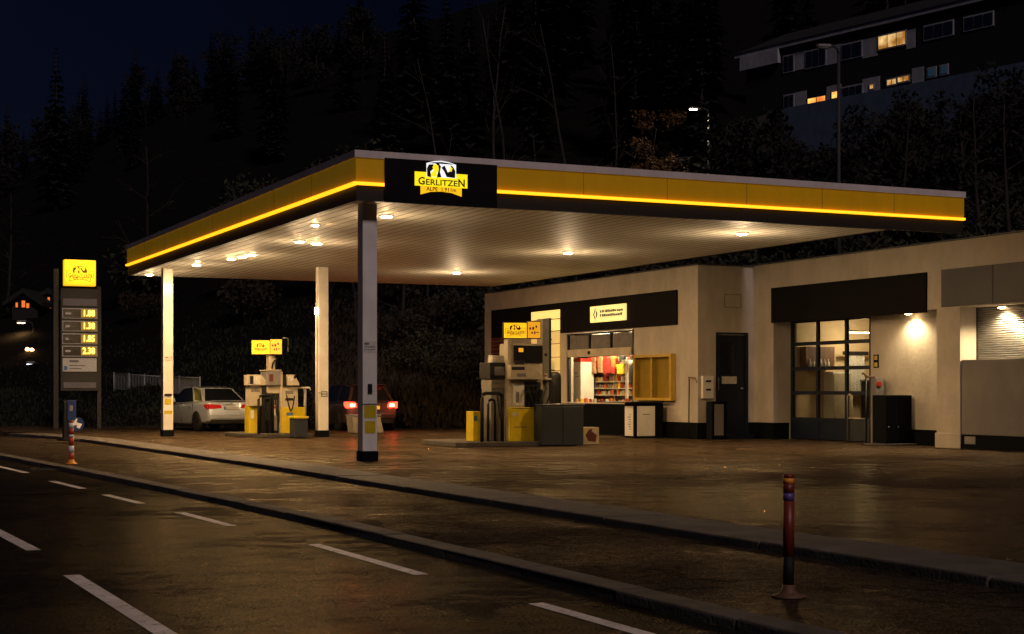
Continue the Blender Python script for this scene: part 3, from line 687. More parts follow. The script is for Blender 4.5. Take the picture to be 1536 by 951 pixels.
# --- workshop door: dark frame grid with panes, small door at right
gd = MB(); GU0, GU1 = 26.06, 26.14
vm = [36.79, 35.59, 34.30, 33.25]; zr = [3.34, 2.70, 2.0, 1.32, .58]
for v in vm: gd.box(GU0, GU1, v-.05 if v != 33.25 else v, v+.05, 0.02, 3.36)
for k, zz in enumerate(zr):
    hh = .05
    for a, c in zip(vm[1:], vm):
        gd.box(GU0+.003, GU1-.003, a+.05 if a != 33.25 else a+.05, c-.05, zz-hh, zz+hh) if not (k == 4 and a == 33.25) else None
gdo = gd.build('workshop_door', 'navy_paint', bl, .004)
pl = MB(); pl.box(26.08, 26.11, 34.35, 36.74, .03, .53); pl.build('kick_panel', 'navy_paint', gdo)
for a, c in zip(vm[1:], vm):
    for z0, z1 in zip(zr[1:], zr):
        if a == 33.25 and z1 == 1.32: continue
        box('pane', 'clear_glass', gdo, 26.10, 26.105, a+.05, c-.05, z0+.05, z1-.05)
wd = MB(); wd.box(26.065, 26.12, 33.3, 34.25, .03, .62).build('wicket_door', 'bin_blue_grey', gdo)
box('pane', 'clear_glass', gdo, 26.10, 26.105, 33.32, 34.23, .64, 1.25)
MB().tube([(26.03, 34.18, .05), (26.03, 34.18, 1.24), (26.03, 34.10, 1.29), (26.03, 33.98, 1.25), (26.03, 33.98, .68)], .022).tube([(26.03, 34.18, .64), (26.03, 33.42, .64)], .018).build('handle_bar', 'cream_metal', gdo)
# workshop interior
i_ = MB(); i_.box(30.5, 30.6, 29, 37.8, 0, 4.4); i_.box(26.35, 30.4, 29.2, 29.3, 0, 4.4); i_.build('workshop_wall', 'interior_wall', bl)
box('workshop_lining', 'interior_wall', bl, 26.32, 30.45, 37.80, 37.845, 0.06, 4.3)
box('workshop_floor', 'interior_floor', bl, 26.32, 30.45, 29.4, 37.78, .02, .06)
# roller shutter
rs = MB()
for k in range(24):
    z0 = 2.15+k*.053
    rs.prism((26.0, 18.2, z0), (1,0,0), (0,0,1), (0,1,0), [(0.045, 0), (.01, .012), (0, .026), (.01, .04), (.045, .05)], 11.0-.0)
rs.build('roller_shutter', 'grey_metal', bl)
MB().box(25.99, 26.045, 29.13-.0, 29.145, 2.13, 3.37).build('shutter_rail', 'dark_metal', bl)
# wall lamps under the soffit
for (px, py), lb, uu, e in (((1362, 467), 'lit round soffit lamp over the cream wall right of the workshop door', 25.80, 105), ((1503, 458), 'lit round soffit lamp above the roller shutter at right', 25.86, 240)):
    p = on_u(px, py, uu)
    t = thing('soffit_lamp', (uu, p.y, 3.30), lb, 'wall lamp', 'soffit lamps on the workshop')
    MB().lathe((uu, p.y, 3.33), [(.13, .048), (.13, .02), (.09, .0)], 16).build('housing', 'white_metal', t)
    MB().lathe((uu, p.y, 3.305), [(.05, 0), (.085, .012), (.085, .024)], 16).build('lens', 'lamp_soffit', t)
    light('bulb', 'SPOT', (uu, p.y, 3.27), t, e*1.7, (1, .74, .40), .04, R(150), .75).data.specular_factor = 3.0
# black cupboard, pole and small notices by the lit wall
bc = thing('black_cupboard', (25.5, 31.7, 0), 'tall black two-door cupboard standing against the lamp-lit wall', 'cupboard')
box('body', 'black_paint', bc, 25.13, 25.95, 31.45, 31.98, .06, 1.27, .008)
box('door', 'black_paint', bc, 25.15, 25.53, 31.43, 31.448, .10, 1.24, .004); box('door', 'black_paint', bc, 25.55, 25.93, 31.43, 31.448, .10, 1.24, .004)
MB().lathe((25.20, 31.42, .47), [(.015, -.02), (.02, 0), (.015, .02)], 8).build('knob', 'steel', bc); MB().lathe((25.5, 31.42, .47), [(.015, -.02), (.02, 0), (.015, .02)], 8).build('knob', 'steel', bc)
box('plinth', 'kerb_stone', bc, 24.95, 26.0, 31.3, 32.05, 0.003, .05, .01)
hp = thing('hook_pole', (25.2, 32.4, 0), 'thin standing pole with short arm left of the black cupboard', 'pole')
MB().tube([(25.22, 32.35, 0), (25.22, 32.35, 1.78)], .022).build('shaft', 'dark_metal', hp)
MB().tube([(25.22, 32.35, 1.76), (25.1, 32.33, 1.84), (25.08, 32.33, 1.8)], .02).tube([(25.22, 32.35, 1.74), (25.5, 32.35, 1.74)], .025).build('arm', 'wood_brown', hp)
MB().lathe((25.22, 32.35, 0), [(.16, 0), (.16, .02), (.04, .04)], 12).build('foot', 'dark_metal', hp)
nb = thing('notice_pair', (26.03, 33.0, 2.0), 'two small dark square notices on wall right of workshop door', 'notice')
box('frame', 'black_paint', nb, 26.03, 26.048, 32.88, 33.08, 1.98, 2.33)
MB().box(26.025, 26.03, 32.92, 33.04, 2.19, 2.30).box(26.025, 26.03, 32.92, 33.04, 2.01, 2.12).build('picture', 'yellow_frame', nb)
rb_ = thing('service_post', (25.7, 32.7, 0), 'pale narrow service post with two red knobs beside the hook pole', 'post')
box('post', 'plaster_grey', rb_, 25.68, 25.94, 32.55, 32.75, 0, 1.72, .008)
MB().box(25.70, 25.84, 32.5, 32.548, 1.5, 1.62).box(25.66, 25.78, 32.5, 32.548, 1.02, 1.12).build('red_knob', 'red_plastic', rb_, .01)
vt = thing('vent_grille', (25.5, 28.6, .15), 'small pale vent set in the black skirting at right', 'vent')
p = on_u(1456, 660, 25.5)
MB().box(25.47, 25.498, p.y-.18, p.y+.18, .12, .30).build('frame', 'grey_metal', vt)
vt.location = (25.47, p.y, .12)
for ch in [c for c in bpy.data.objects if c.parent == vt]: ch.location = Vector((25.5, 28.6, .15))-Vector(vt.location)
# interior lights (tubes)
def tube_lamp(u, v, z, ln, e, lb, axis='v'):
    t = thing('ceiling_lamp', (u, v, z), lb, 'ceiling lamp')
    if axis == 'v': MB().box(u-.08, u+.08, v-ln/2, v+ln/2, z+.03, z+.08).build('housing', 'white_metal', t); MB().box(u-.05, u+.05, v-ln/2+.03, v+ln/2-.03, z, z+.028).build('tube', 'tube_lamp', t)
    else: MB().box(u-ln/2, u+ln/2, v-.08, v+.08, z+.03, z+.08).build('housing', 'white_metal', t); MB().box(u-ln/2+.03, u+ln/2-.03, v-.05, v+.05, z, z+.028).build('tube', 'tube_lamp', t)
    light('glow', 'POINT', (u, v, z-.12), t, e, (1, .74, .42), .15)
tube_lamp(24.25, 44.6, 3.2, 2.0, 330, 'tube lamp inside the shop above the clothes rack')
tube_lamp(24.3, 42.4, 3.2, 1.2, 260, 'tube lamp inside the shop near its right window edge')
p = on_v(1290, 508, 36.9); tube_lamp(p.x, 36.7, 3.05, 1.2, 90, 'lit tube lamp inside the workshop behind the glazed door', 'u')

# goods inside the shop, on a rack parallel to the window
RU = 24.75
rk = thing('shop_shelf', (RU, 45, .06), 'long shelving unit behind the shop window, full of goods', 'shelf')
def P(px, py, u=RU): return on_u(px, py, u)
zs = [P(900, y).z for y in (572, 582, 592)]
s = MB()
for zz in zs: s.box(RU, RU+.38, 43.4, 48.2, zz-.03, zz)
s.build('board', 'cream_metal', rk)
MB().box(RU+.38, RU+.40, 43.4, 48.2, .06, 2.75).build('back', 'wood_brown', rk)
s = MB()
for v in (43.42, 44.9, 46.4, 48.17): s.box(RU+.02, RU+.06, v-.02, v+.02, .06, 2.7)
s.tube([(RU+.12, 43.4, 2.68), (RU+.12, 48.2, 2.68)], .016).build('upright', 'steel', rk)
cl = {'r': 'cloth_red', 't': 'cloth_tan', 'k': 'cloth_black', 'o': 'cloth_orange', 'y': 'cloth_yellow', 'g': 'cloth_grey'}
ga = [(873, 534, 883, 562, 'k', 'black trousers hanging at the left of the shop rack'), (881, 534, 887, 556, 'r', 'narrow dark red top beside the black trousers on the rack'),
      (886, 536, 895, 560, 't', 'tan coat hanging left of centre on the shop rack'), (893, 534, 899, 552, 'r', 'short dark red jacket between the two tan coats'),
      (897, 535, 905, 559, 't', 'second tan coat, right of the short red jacket'), (903, 535, 912, 562, 'r', 'long dark red coat at the middle of the shop rack'),
      (909, 536, 917, 560, 'r', 'brown red patterned coat right of the long red coat'), (916, 534, 924, 552, 'o', 'orange upper garment right of the red coats'),
      (917, 550, 924, 561, 'r', 'dark red bag hanging below the orange garment'), (924, 546, 935, 561, 'y', 'bright yellow shirt near right end of rack'),
      (929, 533, 938, 543, 'k', 'dark cap bundle hung above the yellow shirt'), (938, 540, 945, 566, 't', 'pale patterned top at the right end of rack'),
      (944, 536, 950, 575, 'k', 'dark jacket hanging at the right window edge')]
for k, (x0, y0, x1, y1, c, lb) in enumerate(ga):
    a = P(x0, y0, RU-.1); d = P(x1, y1, RU-.1); vL, vR = a.y, d.y; zt, zb_ = a.z, d.z; wv = (vL-vR); hh = zt-zb_
    q = MB(); t0 = RU-.14+.03*(k % 2)
    pts = [(-.5, .78), (-.42, .95), (-.14, 1.0), (0, .95), (.14, 1.0), (.42, .95), (.5, .78), (.40, .70), (.36, .0), (.12, -.02), (0, .03), (-.14, -.02), (-.38, .0), (-.40, .70)]
    q.prism((t0, (vL+vR)/2, zb_), (0, -wv, 0), (0, 0, hh), (1, 0, 0), pts, .10)
    o = q.build('garment', cl[c], None, .02, loc=(t0, (vL+vR)/2, zb_)); tag(o, lb, 'garment', 'clothes hanging in the shop')
rn = random.Random(12)
xx = 874.0; k = 0
while xx < 950:
    wpx = rn.uniform(5, 8); a = P(xx, 534+rn.uniform(0, 3), RU+.1); d = P(xx+wpx, rn.uniform(556, 566), RU+.1); wv = a.y-d.y; hh = a.z-d.z; c = rn.choice('trkgtr')
    q = MB(); q.prism((RU+.08, (a.y+d.y)/2, d.z), (0, -wv, 0), (0, 0, hh), (1, 0, 0), [(-.5, .8), (-.4, .97), (0, 1), (.4, .97), (.5, .8), (.42, 0), (.1, .03), (-.2, -.02), (-.42, .02)], .06)
    tag(q.build('garment', cl[c], None, .02, loc=(RU+.08, (a.y+d.y)/2, d.z)), 'garment packed close behind the front row on the shop rack', 'garment', 'back row of clothes in the shop'); xx += wpx*.9
rn = random.Random(11)
goods = []
for c in ('cloth_yellow', 'cloth_orange', 'cream_metal', 'cloth_red', 'cloth_grey', 'paper', 'cloth_tan'):
    q = MB().box(-.05, .05, -.07, .07, 0, .16).box(-.035, .035, -.05, .05, .16, .185).build('goods_packet', c, None, .006); goods.append(q)
used = set()
def good(k, loc, sc, rz, lb, gp):
    b_ = goods[k]
    if k in used: b_ = b_.copy(); COL.objects.link(b_)
    used.add(k); b_.location = loc; b_.scale = sc; b_.rotation_euler = (0, 0, rz); tag(b_, lb, 'packet', gp)
for zz, h in zip(zs, (.9, .8, .75)):
    v = 43.6
    while v < 47.3:
        k = rn.randrange(7); s_ = rn.uniform(.7, 1.25)
        good(k, (RU+.1, v, zz), (s_, s_, s_*h), rn.uniform(-.3, .3), 'small packet among the closely packed goods on the shop shelf', 'packets on the shop shelf')
        v += .15*s_+rn.uniform(.02, .08)
v = 41.8
while v < 45.8:
    k = rn.randrange(7); s_ = rn.uniform(.6, 1.0)
    good(k, (23.83, v, 1.0), (s_, s_, s_*.8), rn.uniform(-.4, .4), 'small item lying along the inner sill of the shop window', 'items on the window sill')
    v += rn.uniform(.17, .34)
ts = MB().box(23.73, 24.05, 41.6, 46.0, .93, .998).build('sill_ledge', 'cream_metal', wf)
a = on_u(856, 538, 24.2); c = on_u(871, 600, 24.2)
fg = thing('drinks_cooler', (24.2, a.y, .06), 'tall white cooler with red top at the left inside the shop window', 'cooler')
box('body', 'white_metal', fg, 24.2, 24.7, c.y, a.y, .06, a.z-.12, .01); box('top', 'red_plastic', fg, 24.19, 24.7, c.y, a.y, a.z-.118, a.z, .01)
MB().box(24.19, 24.198, c.y+.2, c.y+.45, 1.95, 1.98).box(24.19, 24.198, c.y+.1, c.y+.4, 1.85, 1.87).build('scribble', 'print_grey', fg)
wst = thing('white_display_stand', (24.3, 43, .06), 'slim bright white stand near the right edge of shop window', 'stand')
a = on_u(939, 545, 24.3); MB().box(24.3, 24.36, a.y-.06, a.y+.06, .1, 2.35).box(24.25, 24.5, a.y-.25, a.y+.25, 1.0, 1.05).box(24.25, 24.5, a.y-.3, a.y+.2, 2.25, 2.35).build('frame', 'white_metal', wst, .01)
# workshop furniture seen through the door (far wall v=37.8)
def WV(px, py): return on_v(px, py, 37.6)
a = WV(1272, 530); c = WV(1294, 588)
cu = thing('white_curtain', (a.x, 37.6, c.z), 'pale hanging sheet behind the workshop door panes', 'curtain')
q = MB()
n_ = 16; vs = []
for k in range(n_+1):
    xx = lerp(a.x, c.x, k/n_); dy = .04*math.sin(k*1.9); vs += [(xx, 37.55+dy, c.z), (xx, 37.55+dy, a.z)]
q.add(vs, [(2*k, 2*k+2, 2*k+3, 2*k+1) for k in range(n_)]); 
cc = q.build('sheet', 'paper', cu, fix=False); sm_ = cc.modifiers.new('s', 'SOLIDIFY'); sm_.thickness = .02
a = WV(1262, 528); c = WV(1300, 533); box('rail', 'dark_metal', cu, a.x, c.x, 37.5, 37.54, c.z, a.z+.02)
a = WV(1204, 520); c = WV(1262, 552)
sh = thing('wall_shelf', (a.x, 37.5, c.z), 'dark shelf with bottles on workshop wall seen through door', 'shelf')
box('case', 'wood_brown', sh, a.x, c.x-.35, 37.45, 37.75, c.z, a.z, .01)
q = MB()
for k in range(6): q.lathe((a.x+.1+k*.13, 37.38, c.z), [(.04, 0), (.04, .15), (.015, .2), (.015, .26)], 8)
q.build('bottle', 'paper', sh); box('ledge', 'wood_brown', sh, a.x, c.x, 37.3, 37.449, c.z-.03, c.z)
a = WV(1240, 558); c = WV(1268, 588)
wk = thing('white_locker', (a.x, 37.4, .06), 'pale low locker standing inside the workshop', 'locker')
box('body', 'white_metal', wk, a.x, c.x, 37.3, 37.75, .06, a.z, .01); box('door', 'cream_metal', wk, a.x+.03, c.x-.03, 37.28, 37.298, .1, a.z-.04)
a = WV(1296, 572); box_ = thing('tool_case', (a.x, 37, .06), 'dark boxy machine at right inside the workshop', 'machine')
box('body', 'dark_metal', box_, a.x-.2, a.x+.5, 36.9, 37.5, .06, a.z, .03); box('lid', 'grey_metal', box_, a.x-.22, a.x+.52, 36.88, 37.52, a.z+.001, a.z+.05, .01)

# ------------------------------------------------------------------ fuel pumps
def PR(v, x0, y0, x1, y1):
    a = on_v(x0, y0, v); c = on_v(x1, y1, v); return a.x, c.x, c.z, a.z
def pbox(name, m, par, v, dep, x0, y0, x1, y1, bev=.01, z0=None):
    u0, u1, zb0, zt = PR(v, x0, y0, x1, y1)
    return MB().box(u0, u1, v, v+dep, z0 if z0 is not None else zb0, zt).build(name, m, par, bev)
def wedge(name, m, par, v, dep, x0, y0, x1, y1):
    u0, u1, zb0, zt = PR(v, x0, y0, x1, y1); h = zt-zb0; w_ = u1-u0
    return MB().prism((u0, v, zb0), (1,0,0), (0,0,1), (0,1,0), [(0, 0), (w_, 0), (w_, h*.18), (w_*.62, h), (0, h)], dep).build(name, m, par, .006)
def pump(par, v, f, isl, logo_w):
    # f maps design pixels of the near pump onto this pump
    def X(x, y): return f(x, y)
    def pb(name, m, dv, dep, x0, y0, x1, y1, bev=.008, z0=None, p=par):
        a = f(x0, y0); c = f(x1, y1); return pbox(name, m, p, v+dv, dep, a[0], a[1], c[0], c[1], bev, z0)
    return pb
# near pump
IZ = .12
pt = on_v(765, 660, 35.2)
pA = thing('fuel_pump', (pt.x, 35.6, 0), 'near fuel pump in front of the shop, tall post and lit yellow head sign', 'fuel pump', 'fuel pumps')
V = 35.2
MB().prism((0, 0, 0), (1,0,0), (0,1,0), (0,0,1), [(14.95, 35.1), (15.15, 34.85), (17.5, 34.85), (17.5, 37.6), (15.15, 37.6), (14.95, 37.3)], IZ).build('island', 'island_stone', pA, .02)
pbox('yellow_bin', 'yellow_panel', pA, V+.5, .45, 710, 617, 722, 658, .01, IZ)
pbox('sticker', 'blue_sticker', pA, V+.49, .006, 711, 624, 716, 631, 0)
# left dispenser
lm = pbox('side_cabinet', 'grey_metal', pA, V+.35, .6, 737, 583, 762, 660, .01, IZ)
pbox('price_label', 'paper', lm, V+.34, .006, 751, 609, 757, 634, 0); pbox('price_print', 'red_plastic', lm, V+.333, .004, 753, 618, 756, 622, 0)
pbox('valance', 'shaded_pale', pA, V+.33, .62, 737, 568, 762, 583)
pbox('valance_print', 'print_grey', pA, V+.322, .004, 739, 572, 760, 576, 0)
sc_ = pbox('left_screen_case', 'dark_metal', pA, V+.28, .66, 735, 544, 762, 568)
pbox('screen', 'plaster_grey', sc_, V+.272, .005, 742, 550, 757, 563, 0)
pbox('leaflet_tray', 'paper', pA, V+.4, .3, 739, 533, 760, 544)
# mast + right dispenser
pbox('mast', 'cream_metal', pA, V+.12, .25, 762, 508, 768, 663, .01, IZ)
body = pbox('pump_body', 'cream_metal', pA, V+.1, .75, 768, 515, 814, 612)
s1 = pbox('top_screen', 'screen_black', pA, V+.03, .068, 772, 518, 814, 544)
pbox('screen_picture', 'box_amber_lit', s1, V+.024, .004, 778, 522, 785, 528, 0)
pbox('handset', 'dark_metal', pA, V-.05, .1, 774, 541, 787, 549)
wedge('display_head', 'cream_metal', pA, V-.12, .21, 766, 547, 815, 569)
pbox('display_screen', 'dark_metal', pA, V-.128, .006, 768, 550, 787, 555, 0)
pbox('display_print', 'print_grey', pA, V-.128, .006, 776, 560, 789, 565, 0)
pbox('nozzle_bay', 'dark_metal', pA, V+.06, .04, 788, 573, 811, 611, .004)
z = MB()
for k, x in enumerate((793, 800, 806)):
    a = on_v(x, 580, V-.02); z.tube([(a.x, a.y+.06, a.z), (a.x-.02, a.y-.08, a.z-.1), (a.x-.02, a.y-.06, a.z-.38)], [.028, .035, .02], 8)
z.build('nozzle', 'rubber', pA)
pbox('nozzle_print', 'paper', pA, V+.09, .006, 770, 573, 786, 608, 0)
pbox('nozzle_print', 'print_grey', pA, V+.083, .004, 774, 588, 779, 604, 0)
yb_ = pbox('yellow_base', 'yellow_panel', pA, V-.02, .8, 766, 611, 807, 664, .012, IZ)
pbox('base_print', 'cream_metal', yb_, V-.026, .004, 769, 618, 777, 624, 0); 
pbox('tall_post', 'shaded_pale', pA, V+.25, .35, 814, 478, 824, 664, .01, IZ)
pbox('post_edge', 'dark_metal', pA, V+.25, .36, 824.3, 477, 827, 664, .004, IZ)
pbox('post_fitting', 'dark_metal', pA, V+.235, .014, 817, 530, 821, 534)
SE = Vector((math.cos(R(17)), -math.sin(R(17)), 0)); SN = Vector((SE.y, -SE.x, 0))
def head_sign(par, o, w1, w2, h, lw):
    hs = MB().prism(o-SN*.22, SE, (0,0,1), SN, [(0, 0), (w1, 0), (w1, h), (0, h)], .22).prism(o+SE*(w1+.002)-SN*.20, SE, (0,0,1), SN, [(0, .0), (w2, 0), (w2, h+.03), (0, h+.03)], .24).build('head_sign', 'dark_metal', par, .008)
    MB().prism(o+SN*.001, SE, (0,0,1), SN, [(.015, .02), (w1-.01, .02), (w1-.01, h-.02), (.015, h-.02)], .008).build('sign_face', 'box_yellow_lit', hs)
    MB().prism(o+SE*w1+SN*.041, SE, (0,0,1), SN, [(.01, .02), (w2-.015, .02), (w2-.015, h+.01), (.01, h+.01)], .008).build('sign_face', 'box_amber_lit', hs)
    logo(hs, o+SE*(w1/2)+SN*.0095+Vector((0, 0, h*.47)), SE, (0, 0, 1), lw, False)
    z = MB()
    for i_, (a_, b_, c_, d_) in enumerate(((.15, .55, .28, .68), (.36, .55, .5, .72), (.6, .66, .72, .8), (.3, .3, .42, .42), (.5, .28, .6, .46), (.66, .36, .84, .42))):
        z.prism(o+SE*w1+SN*.0495, SE, (0,0,1), SN, [(a_*w2, b_*h), (c_*w2, b_*h), (c_*w2, d_*h), (a_*w2, d_*h)], .002)
    z.build('sign_print', 'red_brown', hs); return hs
o_s = on_v(755, 508, V+.2); head_sign(pA, o_s, .60, .345, .415, .50)
# hoop guards and hoses
def hoop(par, v, x0, x1, ytop, ybot, r, dv=0.0):
    a = on_v(x0, ybot, v); c = on_v(x1, ytop, v)
    return MB().tube([(a.x, v, IZ), (a.x, v, c.z-.12), (a.x+.04, v+.02, c.z-.03), (a.x+.12, v+.04, c.z), (c.x-.12, v+.1+dv, c.z), (c.x-.04, v+.12+dv, c.z-.03), (c.x, v+.14+dv, c.z-.12), (c.x, v+.14+dv, IZ)], r, 10).build('hoop_guard', 'rubber', par)
hoop(pA, V-.1, 723, 757, 590, 660, .045); hoop(pA, V+.12, 732, 746, 599, 660, .03)
z = MB(); a = on_v(812, 585, V-.15)
z.tube([(a.x, V-.15, IZ), (a.x, V-.15, a.z)], .05).build('hose_stand', 'rubber', pA)
a = on_v(808, 576, V); c = on_v(829, 572, V)
MB().tube([(c.x-.35, V+.3, c.z+.01), (c.x, V+.1, c.z+.02), (c.x+.06, V+.05, c.z-.05), (c.x-.08, V, c.z-.35), (a.x+.1, V-.1, c.z-.75), (a.x+.06, V-.18, .8), (a.x+.1, V-.2, .35)], .022, 8).build('hose', 'rubber', pA)
MB().tube([(c.x-.35, V+.3, c.z+.05), (c.x+.02, V+.1, c.z+.05)], .03, 8).build('hose_arm', 'cream_metal', pA)
for k, (xa, xb, dp) in enumerate(((796, 812, .5), (803, 811, .62), (745, 757, .7))):
    a = on_v(xa, 590, V-.04); c = on_v(xb, 584, V-.10); pts = []
    for i in range(13):
        f_ = i/12; pts.append((lerp(a.x, c.x, f_), V-.06-.05*math.sin(f_*math.pi), lerp(a.z, c.z, f_)-dp*math.sin(f_*math.pi)))
    MB().tube(pts, .017, 8).build('hose', 'rubber', pA)
for (x0, y0, x1, y1) in ((768, 571.3, 813, 571.8), (768, 612.3, 806, 612.8), (738, 600, 761, 600.5)):
    pbox('seam', 'dark_metal', pA, V-.024 if y0 > 605 else V+.09, .006, x0, y0, x1, y1, 0)
pbox('sticker', 'paper', pA, V+.238, .01, 816, 560, 821, 572, 0); pbox('sticker', 'red_plastic', pA, V+.232, .005, 817, 562, 820, 565, 0)
pbox('base_print', 'print_grey', yb_, V-.026, .004, 771, 640, 790, 641.2, 0)
# things round the near pump
dk = thing('waste_container', (17.7, 34.9, 0), 'large dark grey lidded container right of the near pump', 'container')
a = on_z(817, 669, 0); c = on_z(870, 668, 0); zt = 1.05
MB().box(17.12, 18.28, 34.7, 35.35, .02, 1.0).build('body', 'bin_blue_grey', dk, .02); MB().box(17.10, 18.30, 34.68, 35.37, 1.002, 1.05).build('lid', 'bin_blue_grey', dk, .012)
MB().box(17.69, 17.70, 34.692, 34.699, .05, .98).build('door_gap', 'black_paint', dk)
cb = thing('cardboard_box', (18.85, 35.5, 0), 'small printed box on the ground beside the dark grey container', 'box')
MB().box(18.58, 19.12, 35.45, 35.8, 0, .44).build('carton', 'cream_metal', cb, .006)
MB().prism((18.6, 35.445, .04), (1,0,0), (0,0,1), (0,-1,0), [(.2, .05), (.42, .02), (.45, .2), (.3, .3), (.33, .36), (.22, .34), (.12, .2)], .004).build('print', 'red_brown', cb)
MB().prism((18.6, 35.443, .04), (1,0,0), (0,0,1), (0,-1,0), [(.03, .22), (.12, .25), (.1, .36), (.03, .36)], .004).build('print', 'yellow_panel', cb)
bm_ = thing('black_canister', (19.0, 38.5, 0), 'upright black cylinder bin standing before the lit boards', 'bin')
a = on_v(831, 600, 38.5); MB().lathe((a.x, 38.5, 0), [(.2, 0), (.2, 1.75), (.17, 1.85), (.1, 1.9)], 16).build('drum', 'rubber', bm_); bm_.location = (a.x, 38.5, 0)
for ch in [c for c in bpy.data.objects if c.parent == bm_]: ch.location = Vector((19.0-a.x, 0, 0))
rbx = thing('red_parcel', (23.2, 46.9, .97), 'glossy red parcel on the sill end left of shop window', 'parcel')
MB().box(23.2, 23.5, 46.6, 47.0, .965, 1.14).build('box', 'red_plastic', rbx, .03); MB().box(23.18, 23.2, 46.66, 46.8, 1.02, 1.08).build('tag', 'paper', rbx)
rc = thing('red_reflector', (14.9, 35.0, 0), 'tiny red reflector stud at the left tip of the near island', 'reflector')
a = on_z(697, 668, 0); MB().lathe((a.x, a.y, 0), [(.07, 0), (.06, .05), (.03, .07)], 10).build('lens', 'tail_red', rc); MB().lathe((a.x, a.y, 0.001), [(.09, 0), (.09, .015)], 10).build('foot', 'rubber', rc)
rc.location = (a.x, a.y, 0)
for ch in [c for c in bpy.data.objects if c.parent == rc]: ch.location = Vector((14.9, 35.0, 0))-Vector(rc.location)

# far pump
V = 44.7
pt = on_v(415, 655, V)
pB = thing('fuel_pump', (pt.x, V, 0), 'far fuel pump beside the silver car, yellow base and small lit sign on mast', 'fuel pump', 'fuel pumps')
MB().prism((0, 0, 0), (1,0,0), (0,1,0), (0,0,1), [(12.3, 46.9), (12.3, 45.2), (12.9, 44.35), (14.3, 44.35), (14.3, 46.9)], IZ).build('island', 'island_stone', pB, .02)
pbox('yellow_bin', 'yellow_panel', pB, V+.45, .45, 373, 609, 386, 649, .01, IZ)
pbox('bin_label', 'paper', pB, V+.443, .006, 376, 615, 381, 628, 0)
pbox('left_body', 'cream_metal', pB, V+.35, .5, 375, 578, 393, 609)
pbox('left_print', 'print_grey', pB, V+.34, .006, 376, 581, 390, 588, 0)
lh = wedge('left_head', 'cream_metal', pB, V+.25, .6, 374, 562, 402, 578); 
pbox('left_screen', 'dark_metal', pB, V+.243, .006, 375, 564, 380, 576, 0); pbox('left_picture', 'paper', pB, V+.243, .006, 381, 564, 391, 576, 0)
pbox('dark_column', 'dark_metal', pB, V+.3, .5, 393, 580, 402, 648, .01, IZ)
pbox('mid_body', 'cream_metal', pB, V+.1, .7, 402, 578, 420, 590)
pbox('mid_column', 'dark_metal', pB, V+.16, .6, 402, 590, 419, 649, .01, IZ)
gp_ = pbox('side_cabinet', 'grey_metal', pB, V+.1, .1, 408, 600, 416, 646); pbox('price_label', 'paper', gp_, V+.09, .006, 410, 608, 413.5, 623, 0); pbox('price_print', 'red_plastic', gp_, V+.083, .005, 410.5, 609, 413, 613, 0)
s1 = pbox('top_screen', 'grey_metal', pB, V+.0, .8, 402, 556, 421, 578); pbox('screen_glow', 'red_brown', s1, V-.008, .006, 404, 561, 410, 572, 0)
pbox('top_lid', 'cream_metal', pB, V-.02, .84, 401, 554.5, 422.5, 555.9, .004)
pbox('mast', 'cream_metal', pB, V+.05, .2, 420, 557, 424, 649, .01, IZ)
pbox('right_screen', 'dark_metal', pB, V+.05, .6, 424, 562, 431, 580)
wedge('right_head', 'cream_metal', pB, V-.05, .65, 431, 562, 449, 578); pbox('right_picture', 'paper', pB, V-.058, .006, 432, 564, 440, 571, 0); pbox('right_picture', 'dark_metal', pB, V-.058, .006, 441, 563, 444, 568, 0)
pbox('right_body', 'cream_metal', pB, V+.1, .6, 424, 580, 447, 611)
pbox('right_slot', 'dark_metal', pB, V+.092, .006, 428, 597, 440, 601, 0); pbox('right_slot', 'print_grey', pB, V+.092, .006, 428, 586, 440, 591, 0)
yb2 = pbox('yellow_base', 'yellow_panel', pB, V, .75, 422, 611, 458, 649, .012, IZ)
pbox('base_print', 'blue_sticker', yb2, V-.006, .005, 430, 619, 439, 623, 0)
pbox('sign_mast', 'cream_metal', pB, V+.2, .25, 403, 532, 413, 555)
MB().tube([on_v(415, 538, V+.15), on_v(409, 545, V+.1), on_v(408, 553, V+.12)], .03).build('cable', 'rubber', pB)
o_s = on_v(377, 532, V+.3); head_sign(pB, o_s, .545, .36, .44, .42)
a = on_v(424, 507, V); c = on_v(432, 528, V)
MB().tube([(a.x, V, a.z), (c.x, V, a.z), (c.x, V, c.z)], .014).build('sign_bracket', 'steel', pB)
hoop(pB, V-.1, 388, 411, 593, 649, .04); hoop(pB, V+.1, 401, 405, 598, 649, .03)
for k, (xa, xb, dp) in enumerate(((395, 407, .75), (413, 419, .6), (430, 443, .45))):
    a = on_v(xa, 592, V-.04); c = on_v(xb, 594, V-.10); pts = []
    for i in range(13):
        f_ = i/12; pts.append((lerp(a.x, c.x, f_), V-.02-.05*math.sin(f_*math.pi), lerp(a.z, c.z, f_)-dp*math.sin(f_*math.pi)))
    MB().tube(pts, .018, 8).build('hose', 'rubber', pB)
a = on_v(459, 582, V); c = on_v(447, 582, V)
MB().tube([(a.x, V+.1, IZ), (a.x, V+.1, a.z)], .045).build('hose_post', 'grey_metal', pB); MB().tube([(c.x, V+.1, a.z), (a.x+.13, V+.05, a.z+.01), (a.x+.15, V+.02, a.z-.06)], .03).build('hose_arm', 'cream_metal', pB)
wbn = thing('waste_bin', (13.7, 43.4, 0), 'dark blue bin with yellow rim in front of far pump', 'bin')
V2 = 43.3
pbox('body', 'bin_blue_grey', wbn, V2, .5, 442, 628, 462, 657, .015, .03); pbox('rim', 'yellow_panel', wbn, V2-.02, .54, 441, 624.5, 463, 627.6, .006); pbox('frame', 'black_paint', wbn, V2+.01, .48, 441, 657, 463, 660, 0, .0)

